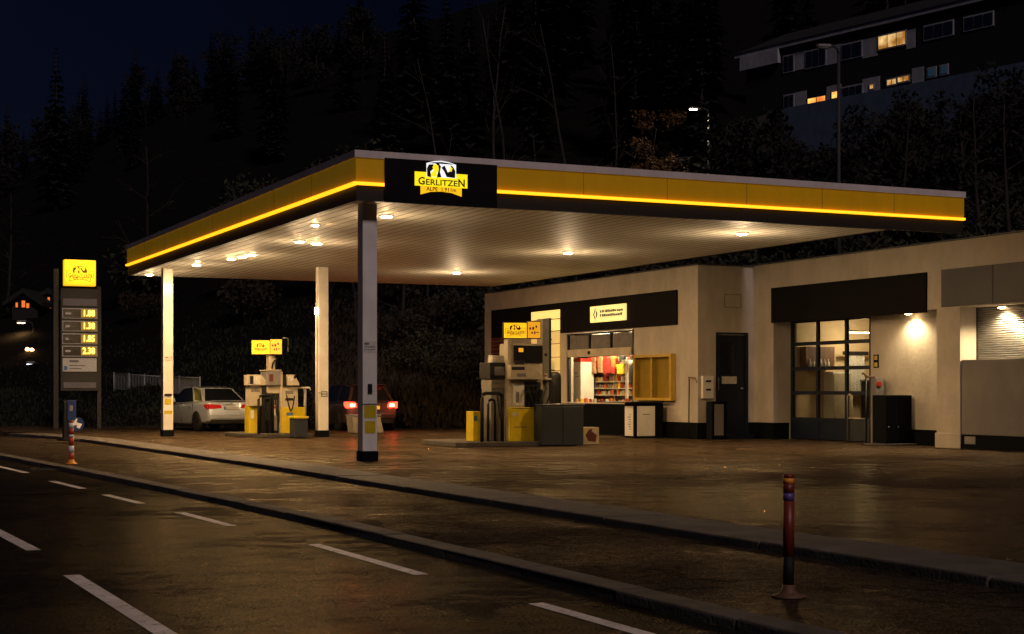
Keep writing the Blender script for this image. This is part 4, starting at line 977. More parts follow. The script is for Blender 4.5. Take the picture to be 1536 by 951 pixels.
# ------------------------------------------------------------------ cars
def car(name, loc, label, paint, H=1.46, Wd=1.78, L=4.5, lamps='off', plate='plate_white', hatch=False, front_blue=False):
    t = thing(name, loc, label, 'car')
    x0 = Vector(loc); hw = Wd/2
    def pt_(x, y, z): return (x0.x+x, x0.y+y, x0.z+z)
    # y=0 rear bumper, y=L front. sections: (y, z_low, z_belt, halfwidth)
    if hatch: secs = [(0, .42, .60, .80), (.05, .34, .98, .90), (.25, .24, 1.03, .97), (.9, .20, 1.03, 1), (2.0, .19, 1.0, 1), (3.0, .19, .97, 1), (3.7, .2, .88, .98), (4.2, .24, .76, .9), (L, .35, .6, .72)]
    else: secs = [(0, .42, .62, .80), (.06, .34, .98, .90), (.28, .26, 1.04, .96), (.9, .21, 1.02, 1), (2.0, .19, .97, 1), (3.0, .19, .94, 1), (3.7, .2, .86, .98), (4.2, .24, .74, .9), (L, .35, .58, .72)]
    vs = []; k = 12
    for (y, zl, zb, wf_) in secs:
        w_ = hw*wf_; h = zb-zl
        half = [(w_*.86, zl), (w_*.97, zl+.06*1), (w_, zl+h*.38), (w_, zl+h*.62), (w_*.965, zl+h*.88), (w_*.86, zb)]
        for a, c in half: vs.append(pt_(a, y, c))
        for a, c in reversed(half): vs.append(pt_(-a, y, c))
    fs = []
    for i in range(len(secs)-1):
        for j in range(k): fs.append((i*k+j, i*k+(j+1) % k, (i+1)*k+(j+1) % k, (i+1)*k+j))
    fs.append(tuple(range(k))); fs.append(tuple((len(secs)-1)*k+j for j in range(k)))
    b = MB().add(vs, fs, True)
    # greenhouse
    if hatch: low = [(.10, .84), (1.1, .9), (3.25, .88)]; up = [(.42, .62), (1.2, .66), (2.45, .64)]
    else: low = [(.62, .84), (1.3, .89), (3.65, .87)]; up = [(1.25, .60), (1.9, .64), (2.8, .62)]
    zl = [1.0, .99, .93]; zu = [H-.05, H, H-.02]
    gl_ = []
    for (y, w_), z_ in zip(low, zl): gl_ += [pt_(hw*w_, y, z_), pt_(-hw*w_, y, z_)]
    for (y, w_), z_ in zip(up, zu): gl_ += [pt_(hw*w_, y, z_), pt_(-hw*w_, y, z_)]
    b.add(gl_, [(0, 2, 8, 6), (2, 4, 10, 8), (1, 7, 9, 3), (3, 9, 11, 5), (0, 6, 7, 1), (4, 5, 11, 10), (6, 8, 9, 7), (8, 10, 11, 9)], False)
    bo_ = b.build('body', paint, t, .035)
    bo_.modifiers['bevel'].segments = 3; bo_.modifiers['bevel'].angle_limit = R(18)
    G = [Vector(v) for v in gl_]
    def win(name_, q, ins=.10, off=.012):
        c = sum(q, Vector())/len(q); n_ = (q[1]-q[0]).cross(q[2]-q[0]).normalized()
        if n_.dot(c-pt(0)) < 0: n_ = -n_
        pts = []
        for v in q: dlt = (c-v); pts.append(v+dlt.normalized()*ins*1.2+n_*off)
        MB().add(pts+[p-n_*.01 for p in pts], [(0, 1, 2, 3), (7, 6, 5, 4), (0, 4, 5, 1), (1, 5, 6, 2), (2, 6, 7, 3), (3, 7, 4, 0)]).build(name_, 'car_glass', t)
    cc_ = Vector(pt_(0, 2, .9))
    def pt(_): return cc_
    win('rear_window', [G[0], G[6], G[7], G[1]], .09); win('windscreen', [G[4], G[5], G[11], G[10]], .08)
    win('side_window', [G[1], G[7], G[9], G[3]], .07); win('side_window', [G[3], G[9], G[11], G[5]], .07)
    win('side_window', [G[0], G[2], G[8], G[6]], .07); win('side_window', [G[2], G[4], G[10], G[8]], .07)
    # wheels
    for sx_ in (-1, 1):
        for wy in (.85, 3.55):
            cx = sx_*(hw-.12)
            wh = bpy.data.objects.new('wheel', None); COL.objects.link(wh); wh.parent = t; wh.location = (cx, wy, .32); wh.empty_display_size = .1
            def disc(name_, m_, prof, seg=24):
                q = MB(); vs_ = []; c0 = Vector(pt_(cx, wy, .32))
                for r_, xx in prof:
                    for kk in range(seg): th = 2*math.pi*kk/seg; vs_.append(c0+Vector((sx_*xx, r_*math.cos(th), r_*math.sin(th))))
                ff = []
                for i in range(len(prof)-1):
                    for kk in range(seg): ff.append((i*seg+kk, i*seg+(kk+1) % seg, (i+1)*seg+(kk+1) % seg, (i+1)*seg+kk))
                ff.append(tuple(range(seg))); ff.append(tuple((len(prof)-1)*seg+kk for kk in range(seg)))
                q.add(vs_, ff, True); return q.build(name_, m_, wh)
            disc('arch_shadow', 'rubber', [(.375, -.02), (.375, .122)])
            disc('tyre', 'rubber', [(.30, -.1), (.32, -.07), (.32, .10), (.29, .135), (.22, .14)])
            q = MB(); c0 = Vector(pt_(cx, wy, .32))
            for kk in range(5):
                th = 2*math.pi*kk/5; d1 = Vector((0, math.cos(th), math.sin(th))); d2 = Vector((0, -math.sin(th), math.cos(th)))
                q.add([c0+Vector((sx_*.146, 0, 0))+d1*.03-d2*.03, c0+Vector((sx_*.146, 0, 0))+d1*.03+d2*.03, c0+Vector((sx_*.143, 0, 0))+d1*.21+d2*.045, c0+Vector((sx_*.143, 0, 0))+d1*.21-d2*.045], [(0, 1, 2, 3)])
            q.build('rim', 'steel', wh, fix=False)
    # rear: lights, plate, bumper, trims
    tl = 'tail_red' if lamps == 'off' else 'tail_red_on'
    for s_ in (-1, 1):
        z0, z1 = (.76, .93) if not hatch else (.78, 1.0)
        q = MB(); xi, xo = (.36, .90) if not hatch else (.56, .92)
        xi *= hw; xo *= hw
        q.prism(pt_(0, .045, 0), (s_, 0, 0), (0, 0, 1), (0, -1, 0), [(xi, z0+.03), (xo*.98, z0-.0), (xo*.985, z1), (xi+.05, z1-.02)], .04)
        q.prism(pt_(s_*hw*.885, 0, 0), (0, 1, 0), (0, 0, 1), (s_, 0, 0), [(.03, z0), (.30, z0+.08), (.26, z1-.01), (.03, z1)], .055)
        h_l = q.build('tail_light', tl, t, .01)
        if lamps == 'on':
            MB().prism(pt_(s_*hw*.72, .003, .88), (1, 0, 0), (0, 0, 1), (0, -1, 0), [(-.08, -.05), (.08, -.05), (.09, .04), (-.07, .05)], .01).build('bulb', 'tail_core', h_l)
            light('brake_glow', 'POINT', pt_(s_*hw*.75, -.12, .88), h_l, 14, (1, .05, .02), .05)
        q = MB().prism(pt_(s_*hw*.98, 2.75, .99), (1, 0, 0), (0, 0, 1), (0, 1, 0), [(0, 0), (s_*.2, .0), (s_*.2, .13), (s_*.03, .13)], .09); q.build('mirror', paint, t, .015)
        for yy in (1.35, 2.3):
            MB().box(*sorted((pt_(s_*hw*.985, 0, 0)[0], pt_(s_*hw*1.02, 0, 0)[0])), x0.y+yy, x0.y+yy+.17, .82, .85).build('door_handle', paint, t, .005)
        z_ = MB()
        for yy in (1.15, 2.15): z_.box(*sorted((pt_(s_*hw*.99, 0, 0)[0], pt_(s_*hw*1.002, 0, 0)[0])), x0.y+yy, x0.y+yy+.012, .3, .93)
        z_.build('door_gap', 'rubber', t)
    if lamps == 'on': MB().box(x0.x-.2, x0.x+.2, x0.y+.20, x0.y+.24, H-.075, H-.045).build('brake_lamp', 'tail_red_on', t); light('brake_glow', 'POINT', pt_(0, .12, H+.12), t, 5, (1, .05, .02), .04)
    pl_ = MB().box(x0.x-.27, x0.x+.27, x0.y-.012, x0.y+.02, .74 if not hatch else .74, .86).build('number_plate', plate, t)
    if not hatch: MB().box(x0.x-.27, x0.x-.215, x0.y-.018, x0.y-.0125, .742, .858).build('plate_band', 'blue_sticker', pl_)
    MB().box(x0.x-hw*.84, x0.x+hw*.84, x0.y-.02, x0.y+.05, .42, .60).build('bumper', paint, t, .03)
    MB().box(x0.x-hw*.78, x0.x+hw*.78, x0.y+.0, x0.y+.08, .26, .40).build('diffuser', 'rubber', t, .02)
    MB().box(x0.x-.3, x0.x+.3, x0.y-.005, x0.y+.03, .90, .925).build('boot_handle', 'steel', t, .006)
    MB().lathe(pt_(0, -.0, .97), [(.0, -.03), (.03, -.02), (.04, 0), (.03, .02), (.0, .03)], 10).build('badge', 'steel', t)
    if not hatch: MB().box(x0.x-hw*.75, x0.x+hw*.75, x0.y+.08, x0.y+.22, 1.035, 1.055).build('boot_lip', paint, t, .01)
    else: MB().box(x0.x-hw*.6, x0.x+hw*.6, x0.y+.22, x0.y+.5, H-.03, H+.0).build('roof_spoiler', paint, t, .01)
    z_ = MB().box(x0.x-hw*.7, x0.x-hw*.35, x0.y+L-.12, x0.y+L+.0, .55, .68).build('headlight', 'white_metal', t, .02)
    MB().box(x0.x+hw*.35, x0.x+hw*.7, x0.y+L-.12, x0.y+L+.0, .55, .68).build('headlight', 'white_metal', t, .02)
    return t
car('silver_saloon_car', (13.78, 51.6, 0), 'silver saloon car parked beyond the far pump, seen from behind', 'silver_paint', 1.52, 1.86, 5.0).rotation_euler = (0, 0, R(8))
car('dark_hatchback_car', (18.3, 50.2, 0), 'dark hatchback car with glowing red tail lights behind the front column', 'dark_paint', 1.60, 1.98, 4.3, 'on', 'plate_yellow', True)
# car behind the silver one shows only a blue-lit front wing
cr = thing('small_dark_car', (11.6, 56.2, 0), 'blue-lit dark car nose showing left of the far left column', 'car')
bpy.data.objects.remove(cr)
# white crates beside the column, behind it
wc = thing('white_barrel_crate', (16.2, 46, 0), 'white plastic tub half hidden behind the front column', 'tub')
a = on_v(528, 622, 47.8); c = on_v(576, 646, 47.8)
wc.location = (a.x, 47.8, 0)
MB().prism((a.x, 47.8, 0), (1, 0, 0), (0, 0, 1), (0, 1, 0), [(.06, 0), (c.x-a.x-.0, 0), (c.x-a.x-.12, a.z-.05), (.0, a.z-.05)], .6).build('tub', 'shaded_pale', wc, .03)
MB().box(a.x-.02, c.x-.1, 47.77, 48.43, a.z-.048, a.z).build('rim', 'plaster_grey', wc, .01)

# ------------------------------------------------------------------ pylon sign
Vp = 58.0
a = on_v(95, 388, Vp); c = on_v(146, 582, Vp)
gz = terr(a.x+.7, Vp); gz = max(gz, 0)
py_ = thing('price_pylon', ((a.x+c.x)/2, Vp, gz), 'tall roadside price pylon with lit yellow top and four glowing price rows', 'price sign')
def pp(name, m, x0, y0, x1, y1, v0, dep, bev=.006, par=py_): return pbox(name, m, par, v0, dep, x0, y0, x1, y1, bev)
zg = -.2
for (x0, x1, yt, nm) in ((80, 88, 403, 'post'), (145.5, 152, 430, 'post')):
    u0, u1, _, zt = PR(Vp+.2, x0, yt, x1, 600); MB().box(u0, u1, Vp+.2, Vp+.42, zg, zt).build(nm, 'fascia_dark', py_, .01)
pp('panel_back', 'fascia_dark', 91, 432, 149, 586, Vp+.1, .12)
bx = pp('lit_box', 'box_yellow_lit', 96, 389, 144, 429.5, Vp-.02, .25, .03)
u0, u1, z0, z1 = PR(Vp-.03, 96, 389, 144, 429.5)
logo(bx, ((u0+u1)/2, Vp-.024, (z0+z1)/2-.05), (1, 0, 0), (0, 0, 1), .92*(u1-u0)*.9, False)
pp('blank_panel', 'plaster_grey', 94, 447.5, 145.5, 459.5, Vp+.04, .05)
digs = ('1.88', '1.38', '1.85', '2.38')
for k, yy in enumerate((462, 481, 500, 518.5)):
    r_ = pp('price_row', 'paper', 93.5, yy, 146, yy+16.5, Vp+.05, .045)
    pp('row_face', 'screen_black', 94.7, yy+1.2, 145, yy+15.3, Vp+.04, .009, 0, r_)
    u0, u1, z0, z1 = PR(Vp+.03, 122, yy+2.2, 144.3, yy+14.3)
    pp('digit_window', 'digit_glow', 121.5, yy+1.8, 144.6, yy+14.7, Vp+.034, .004, 0, r_)
    text(digs[k], (z1-z0)*1.12, ((u0+u1)/2, Vp+.03, (z0+z1)/2), (1, 0, 0), (0, 0, 1), 'digit_lit', r_, 'price_digits', sx=.80, bold=.008)
    wdt = (9, 7, 5, 8)[k]
    pp('fuel_name', 'paper', 98, yy+6.5, 98+wdt, yy+9.6, Vp+.034, .004, 0, r_)
ip = pp('info_panel', 'paper', 94, 537, 145, 557.5, Vp+.04, .05)
pp('print', 'print_grey', 104, 540, 118, 543.5, Vp+.034, .004, 0, ip); pp('print', 'print_grey', 104, 547.5, 128, 549, Vp+.034, .004, 0, ip); pp('print', 'print_grey', 104, 552, 122, 553.5, Vp+.034, .004, 0, ip); pp('round_mark', 'blue_sticker', 96, 549, 101, 555, Vp+.034, .004, 0, ip)
ip = pp('lower_panel', 'plaster_grey', 95, 573.5, 144, 582, Vp+.04, .05); pp('print', 'print_grey', 102, 575.5, 134, 578.5, Vp+.034, .004, 0, ip)
light('glow', 'AREA', ((a.x+c.x)/2, Vp-.25, 5.9), py_, 12, (1, .6, .05), 1.0, rot=(R(90), 0, 0))

# ------------------------------------------------------------------ bollards and arrow sign
# drain
p = on_z(67, 704, ROAD)
dr = thing('drain_grate', (p.x, p.y, ROAD), 'small iron drain grate in the road beside the left kerb', 'drain')
MB().box(p.x-.25, p.x+.25, p.y-.25, p.y+.25, ROAD+.001, ROAD+.012).build('frame', 'steel', dr)
z = MB()
for k in range(7): z.box(p.x-.21, p.x+.21, p.y-.21+k*.064, p.y-.18+k*.064, ROAD+.0125, ROAD+.02)
z.build('bars', 'dark_metal', dr)
def bollard(loc, h, r, label, bands, base_m):
    t = thing('traffic_bollard', loc, label, 'bollard', 'flexible traffic bollards')
    x, y, z = loc
    MB().lathe((x, y, z), [(.12, 0), (.12, .012), (.08, .025), (r*1.25, .05), (r*1.12, .09)], 20).build('foot', base_m, t)
    for z0, z1, m_ in bands:
        MB().lathe((x, y, z), [(r, z0*h), (r, z1*h)] if z1 < .99 else [(r, z0*h), (r, h*.985), (r*.8, h)], 20).build('band' if m_ not in ('rubber', 'dark_red', 'red_refl') else 'post', m_, t)
p = on_z(1183, 896, PATH)
bollard((p.x, p.y, PATH+.002), .875, .040, 'dark red striped plastic bollard alone in the right foreground', [(.10, .33, 'rubber'), (.33, .78, 'dark_red'), (.78, .845, 'violet_refl'), (.845, .92, 'dark_red'), (.92, .965, 'orange_refl'), (.965, 1, 'dark_red')], 'wood_brown')
p = on_z(107, 696, PATH)
bollard((p.x, p.y, PATH+.002), .86, .05, 'red and white striped bollard by the kerb at far left', [(.10, .26, 'red_refl'), (.26, .42, 'white_refl'), (.42, .62, 'red_refl'), (.62, .68, 'white_refl'), (.68, .82, 'red_refl'), (.82, .95, 'white_refl'), (.95, 1, 'red_refl')], 'orange_refl')
p = on_z(103, 661, 0)
kr = thing('keep_right_sign', (p.x, p.y, 0), 'low blue post sign with round arrow disc behind the striped bollard', 'road sign')
MB().box(p.x-.14, p.x+.04, p.y, p.y+.2, 0, 1.1).build('post', 'dark_metal', kr, .02)
MB().box(p.x-.04, p.x+.2, p.y-.03, p.y-.002, .55, 1.12).build('board', 'blue_sign', kr, .01)
MB().prism((p.x+.05, p.y-.034, .9), (1,0,0), (0,0,1), (0,-1,0), [(-.03, -.08), (.05, -.08), (.06, .06), (0, .09), (-.03, .04)], .004).build('mark', 'plaster_grey', kr)
dc = [(math.cos(i*math.pi/12)*.19, math.sin(i*math.pi/12)*.19) for i in range(24)]
dd_ = MB().prism((p.x+.22, p.y-.06, .46), (1,0,0), (0,0,1), (0,-1,0), dc, .015).build('disc', 'blue_sign', kr)
MB().prism((p.x+.22, p.y-.08, .46), (1,0,0), (0,0,1), (0,-1,0), [(-.13, .02), (-.03, .15), (.0, .15), (-.02, .05), (.13, .0), (.06, -.13), (-.02, -.1), (-.01, -.02), (-.08, -.05)], .006).build('arrow', 'white_refl', dd_)
MB().lathe((p.x, p.y+.05, 0), [(.3, 0), (.3, .05), (.2, .07)], 12).build('foot', 'rubber', kr)

# ------------------------------------------------------------------ vegetation
def tube_pts(b, pts, rr, n=5):
    b.tube(pts, rr, n, cap=False)
def grow(b, tips, rnd, p, d, ln, r, depth, droop=0.0, spread=.55, kids=(2, 3)):
    pts = [p]; rr = [r]; q = p.copy(); dd = d.copy(); n_ = 4 if depth > 1 else 3
    for i in range(n_):
        dd = (dd+Vector((rnd.gauss(0, .10), rnd.gauss(0, .10), rnd.gauss(.02-droop, .08)))).normalized()
        q = q+dd*ln/n_; pts.append(q.copy()); rr.append(r*(1-.45*(i+1)/n_))
    tube_pts(b, pts, rr, 6 if r > .06 else 4)
    if depth <= 0: tips.append((q, dd)); return
    for k in range(rnd.randint(*kids)):
        i = rnd.randint(1, n_); base = pts[i]
        ax = Vector((rnd.gauss(0, 1), rnd.gauss(0, 1), rnd.gauss(0, .5))).normalized()
        nd = (dd+ax*spread*rnd.uniform(.8, 1.5)).normalized()
        grow(b, tips, rnd, base, nd, ln*rnd.uniform(.55, .78), rr[i]*.62, depth-1, droop, spread, kids)
    tips.append((q, dd))
def leaves(b, rnd, c, rad, n, size, flat=.75):
    for i in range(n):
        v = Vector((rnd.gauss(0, 1), rnd.gauss(0, 1), rnd.gauss(0, 1)*flat)).normalized()*(rad*rnd.random()**.45)
        p = c+v; a = Vector((rnd.gauss(0, 1), rnd.gauss(0, 1), rnd.gauss(0, 1))).normalized(); bb = a.cross(Vector((rnd.gauss(0, 1), rnd.gauss(0, 1), rnd.gauss(0, 1)))).normalized()
        s_ = size*rnd.uniform(.6, 1.4)
        b.add([p-a*s_, p+bb*s_*.5, p+a*s_, p-bb*s_*.5], [(0, 1, 2, 3)])
def make_bare(seed, h, name, bark, leafm=None, nleaf=0, lsize=.08, lrad=.5, r0=None, lean=0, depth=4, spread=.5, straight=False):
    rnd = random.Random(seed); b = MB(); tips = []
    r0 = r0 or h*.016
    p = Vector((0, 0, -.3)); d = Vector((lean, 0, 1)).normalized(); pts = [p.copy()]; rr = [r0*1.3]
    n_ = 9
    for i in range(n_):
        d = (d+Vector((rnd.gauss(0, .05), rnd.gauss(0, .05), .06))).normalized(); p = p+d*h/n_; pts.append(p.copy()); rr.append(r0*(1-.85*(i+1)/n_)+.006)
    b.tube(pts, rr, 8)
    t = MB()
    for i in range(2, n_+1):
        for k in range(rnd.randint(1, 3) if not straight else rnd.randint(0, 2)):
            az = rnd.uniform(0, 6.28); up = rnd.uniform(.35, 1.1) if not straight else rnd.uniform(.8, 1.6)
            grow(t, tips, rnd, pts[i], Vector((math.cos(az), math.sin(az), up)).normalized(), h*rnd.uniform(.14, .24)*(1.25-.6*i/n_), rr[i]*.55, depth-2, .02, spread)
    root = bpy.data.objects.new(name, None); COL.objects.link(root)
    b.build('trunk', bark, root, fix=False); t.build('branch', bark, root, fix=False)
    if leafm:
        l_ = MB()
        for q, dd in tips: leaves(l_, rnd, q, lrad*rnd.uniform(.5, 1.2), max(1, nleaf//max(1, len(tips))), lsize)
        l_.build('crown', leafm, root, fix=False)
    return root
def make_conifer(seed, h, w):
    rnd = random.Random(seed); b = MB(); b.tube([(0, 0, -.5), (0, 0, h*.5), (0, 0, h*.98)], [h*.018, h*.011, .01], 6)
    c = MB(); z = h*.10; lay = 0
    while z < h*.985:
        f = 1-z/h; rad = w*(f**.85)*rnd.uniform(.8, 1.15)+.1; n_ = max(5, int(9*f)+4)
        for k in range(n_):
            az = 6.283*k/n_+rnd.uniform(-.3, .3); rl = rad*rnd.uniform(.65, 1.15); dr = -rl*rnd.uniform(.18, .42); u = Vector((math.cos(az), math.sin(az), 0)); s_ = Vector((-u.y, u.x, 0)); wd_ = rl*.24
            o_ = Vector((0, 0, z)); tip = u*rl+Vector((0, 0, z+dr)); mid = u*rl*.55+Vector((0, 0, z+dr*.4))
            c.add([o_, mid+s_*wd_, tip, mid-s_*wd_], [(0, 1, 2, 3)])
            for e in (.35, .6, .82):
                m_ = o_.lerp(tip, e); ww = wd_*(1.1-e)*1.3
                c.add([m_, m_+s_*ww+u*.12-Vector((0, 0, .25*ww+.08)), m_+u*ww*.8], [(0, 1, 2)]); c.add([m_, m_-s_*ww+u*.12-Vector((0, 0, .25*ww+.08)), m_+u*ww*.8], [(0, 1, 2)])
        z += h*.028*(.7+.6*f)+.08; lay += 1
    root = bpy.data.objects.new('conifer_tree', None); COL.objects.link(root)
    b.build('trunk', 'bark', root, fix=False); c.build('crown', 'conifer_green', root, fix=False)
    return root
def make_bush(seed, r, m, n=900, name='bush'):
    rnd = random.Random(seed); st = MB(); l_ = MB()
    for k in range(9):
        az = rnd.uniform(0, 6.28); d = Vector((math.cos(az)*.6, math.sin(az)*.6, 1)).normalized(); e = d*r*rnd.uniform(.9, 1.5)
        st.tube([Vector((0, 0, -.2)), e*.5+Vector((0, 0, .05)), e], [.03, .018, .006], 4, False)
        leaves(l_, rnd, e*.75, r*rnd.uniform(.35, .6), n//9, .06+.02*r, .8)
    root = bpy.data.objects.new(name, None); COL.objects.link(root)
    st.build('stem', 'bark', root, fix=False); l_.build('foliage', m, root, fix=False)
    return root
def put(proto, first, X, Z, s, rz, label, cat, group, dz=0, name=None, xyz=None):
    x, y = XZ(X, Z) if xyz is None else xyz
    if first: o = proto
    else:
        o = proto.copy(); COL.objects.link(o)
        for ch in CH[proto.name]:
            c_ = ch.copy(); COL.objects.link(c_); c_.parent = o
    z = max(terr(x, y), -.35)
    o.location = (x, y, z+dz); o.scale = (s, s, s); o.rotation_euler = (0, 0, rz)
    for k_ in ('label', 'category', 'group'):
        if k_ in o: del o[k_]
    tag(o, label, cat, group); return o
def reg(lst):
    for p in lst: CH[p.name] = [c for c in bpy.data.objects if c.parent == p]
    return lst
def make_round(seed, h, w):
    rnd = random.Random(seed); b = MB(); b.tube([(0, 0, -.5), (.1, 0, h*.4), (0, .1, h*.9)], [h*.02, h*.014, .02], 6); c = MB()
    for k in range(16):
        zz = rnd.uniform(.32, .95)*h; rr = w*(1-abs(zz/h-.55)*1.5)*rnd.uniform(.3, 1); az = rnd.uniform(0, 6.28); q = Vector((math.cos(az)*rr, math.sin(az)*rr, zz))
        b.tube([(0, 0, zz*.7), q], [.06, .015], 4, False); leaves(c, rnd, q, w*rnd.uniform(.35, .55), 85, .30, .8)
    root = bpy.data.objects.new('broadleaf_tree', None); COL.objects.link(root)
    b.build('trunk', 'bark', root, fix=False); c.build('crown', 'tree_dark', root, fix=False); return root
rn = random.Random(21)
rou = reg([make_round(90+k, 11+k, 3.4+.3*k) for k in range(3)]); ro_ = [True]*3
def roundtree(X, Z, s, label, group, dz=0):
    if Z < 160 and X/Z < -.29: return
    k = rn.randrange(3); put(rou[k], ro_[k], X, Z, s, rn.uniform(0, 6.28), label, 'tree', group, dz); ro_[k] = False
con = reg([make_conifer(k, 14+2*k, 2.7+.25*k) for k in range(4)]); cu_ = [True]*4
def conifer(X, Z, s, label, group='dark conifers on the hillside'):
    k = rn.randrange(4); put(con[k], cu_[k], X, Z, s, rn.uniform(0, 6.28), label, 'tree', group); cu_[k] = False
CL = 'dark conifer in the unlit forest covering the hillside'
# ridge line and slopes
for row, (Z, st) in enumerate(((262, 3.0), (250, 3.0), (236, 3.4), (205, 6), (175, 8), (140, 10))):
    X = -.36*Z
    while X < (-.085 if Z > 200 else .0)*Z:
        if rn.random() < .5 and Z > 150: roundtree(X+rn.uniform(-1.5, 1.5), Z+rn.uniform(-6, 6), rn.uniform(.55, .9), 'dark broadleaf tree among the conifers on the hillside', 'dark broadleaf trees on the hillside')
        elif not (Z < 150 and X < -.22*Z): conifer(X+rn.uniform(-1.5, 1.5), Z+rn.uniform(-6, 6), rn.uniform(.38, .68), CL)
        X += st*rn.uniform(.8, 1.25)
conifer((84-768)/F*150, 150, .82, 'tall dark conifer standing proud of the ridge at far left', 'dark conifers on the hillside')
Z = 150
for k in range(26): conifer(rn.uniform(.02, .34)*Z, rn.uniform(135, 175), rn.uniform(.8, 1.2), CL)
for k in range(12): conifer(rn.uniform(-.08, .12)*120, rn.uniform(100, 130), rn.uniform(.6, .9), CL)
# bare deciduous trees on the bank
birch = reg([make_bare(31+k, 15, 'birch_tree', 'birch_bark', None, r0=.13, depth=4, spread=.35, straight=True) for k in range(3)])
bare = reg([make_bare(51+k, 9, 'bare_tree', 'bark', None, r0=.14, depth=4, spread=.6) for k in range(3)])
BU = {}
def tree(protos, k, px, Z, s, label, group, rz=None):
    k = k % len(protos); key = protos[k].name
    o = put(protos[k], not BU.get(key), (px-768)/F*Z, Z, s, rn.uniform(0, 6.28) if rz is None else rz, label, 'tree', group); BU[key] = True; return o
for k, (px, Z, s, lb) in enumerate(((858, 78, .85, 'pale slender birch rising above the middle of the long yellow fascia'), (912, 80, .75, 'thin white birch just left of the orange autumn tree'),
        (765, 76, .85, 'tall pale thin trunk above the black logo panel right end'), (672, 74, .75, 'faint thin trunk above the logo'), (745, 80, .9, 'faint leaning trunk left of the tall pale trunk'),
        (640, 70, .55, 'slim bare trunk seen under the canopy left of the shop wall'), (664, 68, .5, 'crooked bare trunk under canopy beside the slim one'), (700, 66, .5, 'bare thin trunk nearest the shop end wall under canopy'))):
    tree(birch, k, px, Z, s, lb, 'thin bare birches on the bank')
for k, (px, Z, s, lb) in enumerate(((215, 84, .95, 'bare spreading tree above the left end of the canopy'), (12, 90, .8, 'bare tree at the far left edge behind the pylon'), (600, 64, .7, 'dark bare tree on the bank behind the red-lit car'),
        (535, 66, .7, 'bare tree on the bank between the two near columns'), (820, 72, .9, 'branching bare tree left of the tall birch above the fascia'), (1040, 96, .42, 'small bare tree lit by the street lamp'),
        (1350, 78, .85, 'bare tree before the pale lower wall of the flats'), (1290, 82, .6, 'low bare tree left of the tall one before the flats'), (1470, 66, .95, 'large bare tree at right before the flats'), (1525, 60, .9, 'bare tree cut by the right picture edge'))):
    tree(bare, k, px, Z, s, lb, 'bare trees round the station')
au = reg([make_bare(71, 6.5, 'autumn_tree', 'bark', 'leaf_autumn', 5200, .10, .5, r0=.12, depth=4, spread=.7)])
tree(au, 0, 962, 93, 1.0, 'orange leaved autumn tree lit by the hillside street lamp', None)
bushes = reg([make_bush(80+k, 1.2, m_, 1100) for k, m_ in enumerate(('leaf_green', 'leaf_brown', 'leaf_green'))]); bd_ = {}
def bush(k, px, Z, s, lb, gp):
    key = bushes[k].name
    put(bushes[k], not bd_.get(key), (px-768)/F*Z, Z, s, rn.uniform(0, 6.28), lb, 'bush', gp); bd_[key] = True
for k, (px, Z, s, lb) in enumerate(((612, 60.5, .8, 'low leafy bush just right of the red-lit car'), (640, 61.5, .95, 'green bush second to the right of the red-lit car'), (668, 60, .8, 'lit green bush midway between the car and the near pump'),
        (692, 61, 1.0, 'fuller green bush left of the yellow bin at the near pump'), (716, 59.8, .9, 'lit bush against the left end of the shop wall'), (590, 63, 1.1, 'brown bush behind the red-lit car roof'), (655, 65, 1.3, 'large dim bush higher on the bank under the canopy'), (700, 66, 1.4, 'large dim bush on the bank beside the shop end wall'))):
    bush((0, 2, 0, 2, 0, 1, 1, 2)[k], px, Z, s, lb, 'bushes at the foot of the bank')
for k in range(34):
    px = rn.uniform(1120, 1540); Z = rn.uniform(54, 88)
    bush(rn.randrange(3), px, Z, rn.uniform(.9, 2.0), 'dark unlit bush on the slope below the flats', 'dark bushes below the flats')
for k in range(26):
    px = rn.uniform(480, 1120); Z = rn.uniform(66, 100)
    bush(rn.randrange(3), px, Z, rn.uniform(1.2, 2.2), 'dark unlit bush on the wooded bank behind the station', 'dark bushes on the wooded bank')
for k in range(12):
    px = rn.uniform(160, 480); Z = rn.uniform(72, 100)
    bush(rn.randrange(3), px, Z, rn.uniform(1.0, 2.0), 'dark unlit bush beyond the left verge', 'dark bushes beyond the left verge')
for k in range(30):
    Z = rn.uniform(76, 100); px = rn.uniform(1130, 1560)
    top = lerp(225, 120, max(0, min(1, (px-1180)/330)))+rn.uniform(-6, 30); X = (px-768)/F*Z; x_, y_ = XZ(X, Z); hz = (HY-top)/F*Z+CAMZ-terr(x_, y_)
    if hz > 1.5: roundtree(X, Z, min(1.1, hz/11.5), 'dark leafy tree on the slope before the flats', 'dark trees before the flats')
for k in range(7):
    px = 1090+k*13; Z = 90+rn.uniform(-2, 2); X = (px-768)/F*Z; x_, y_ = XZ(X, Z); hz = (HY-rn.uniform(188, 205))/F*Z+CAMZ-terr(x_, y_)
    roundtree(X, Z, min(1.1, max(.2, hz/11.5)), 'dark leafy tree before the pale garden wall by the flats', 'dark trees before the garden wall')
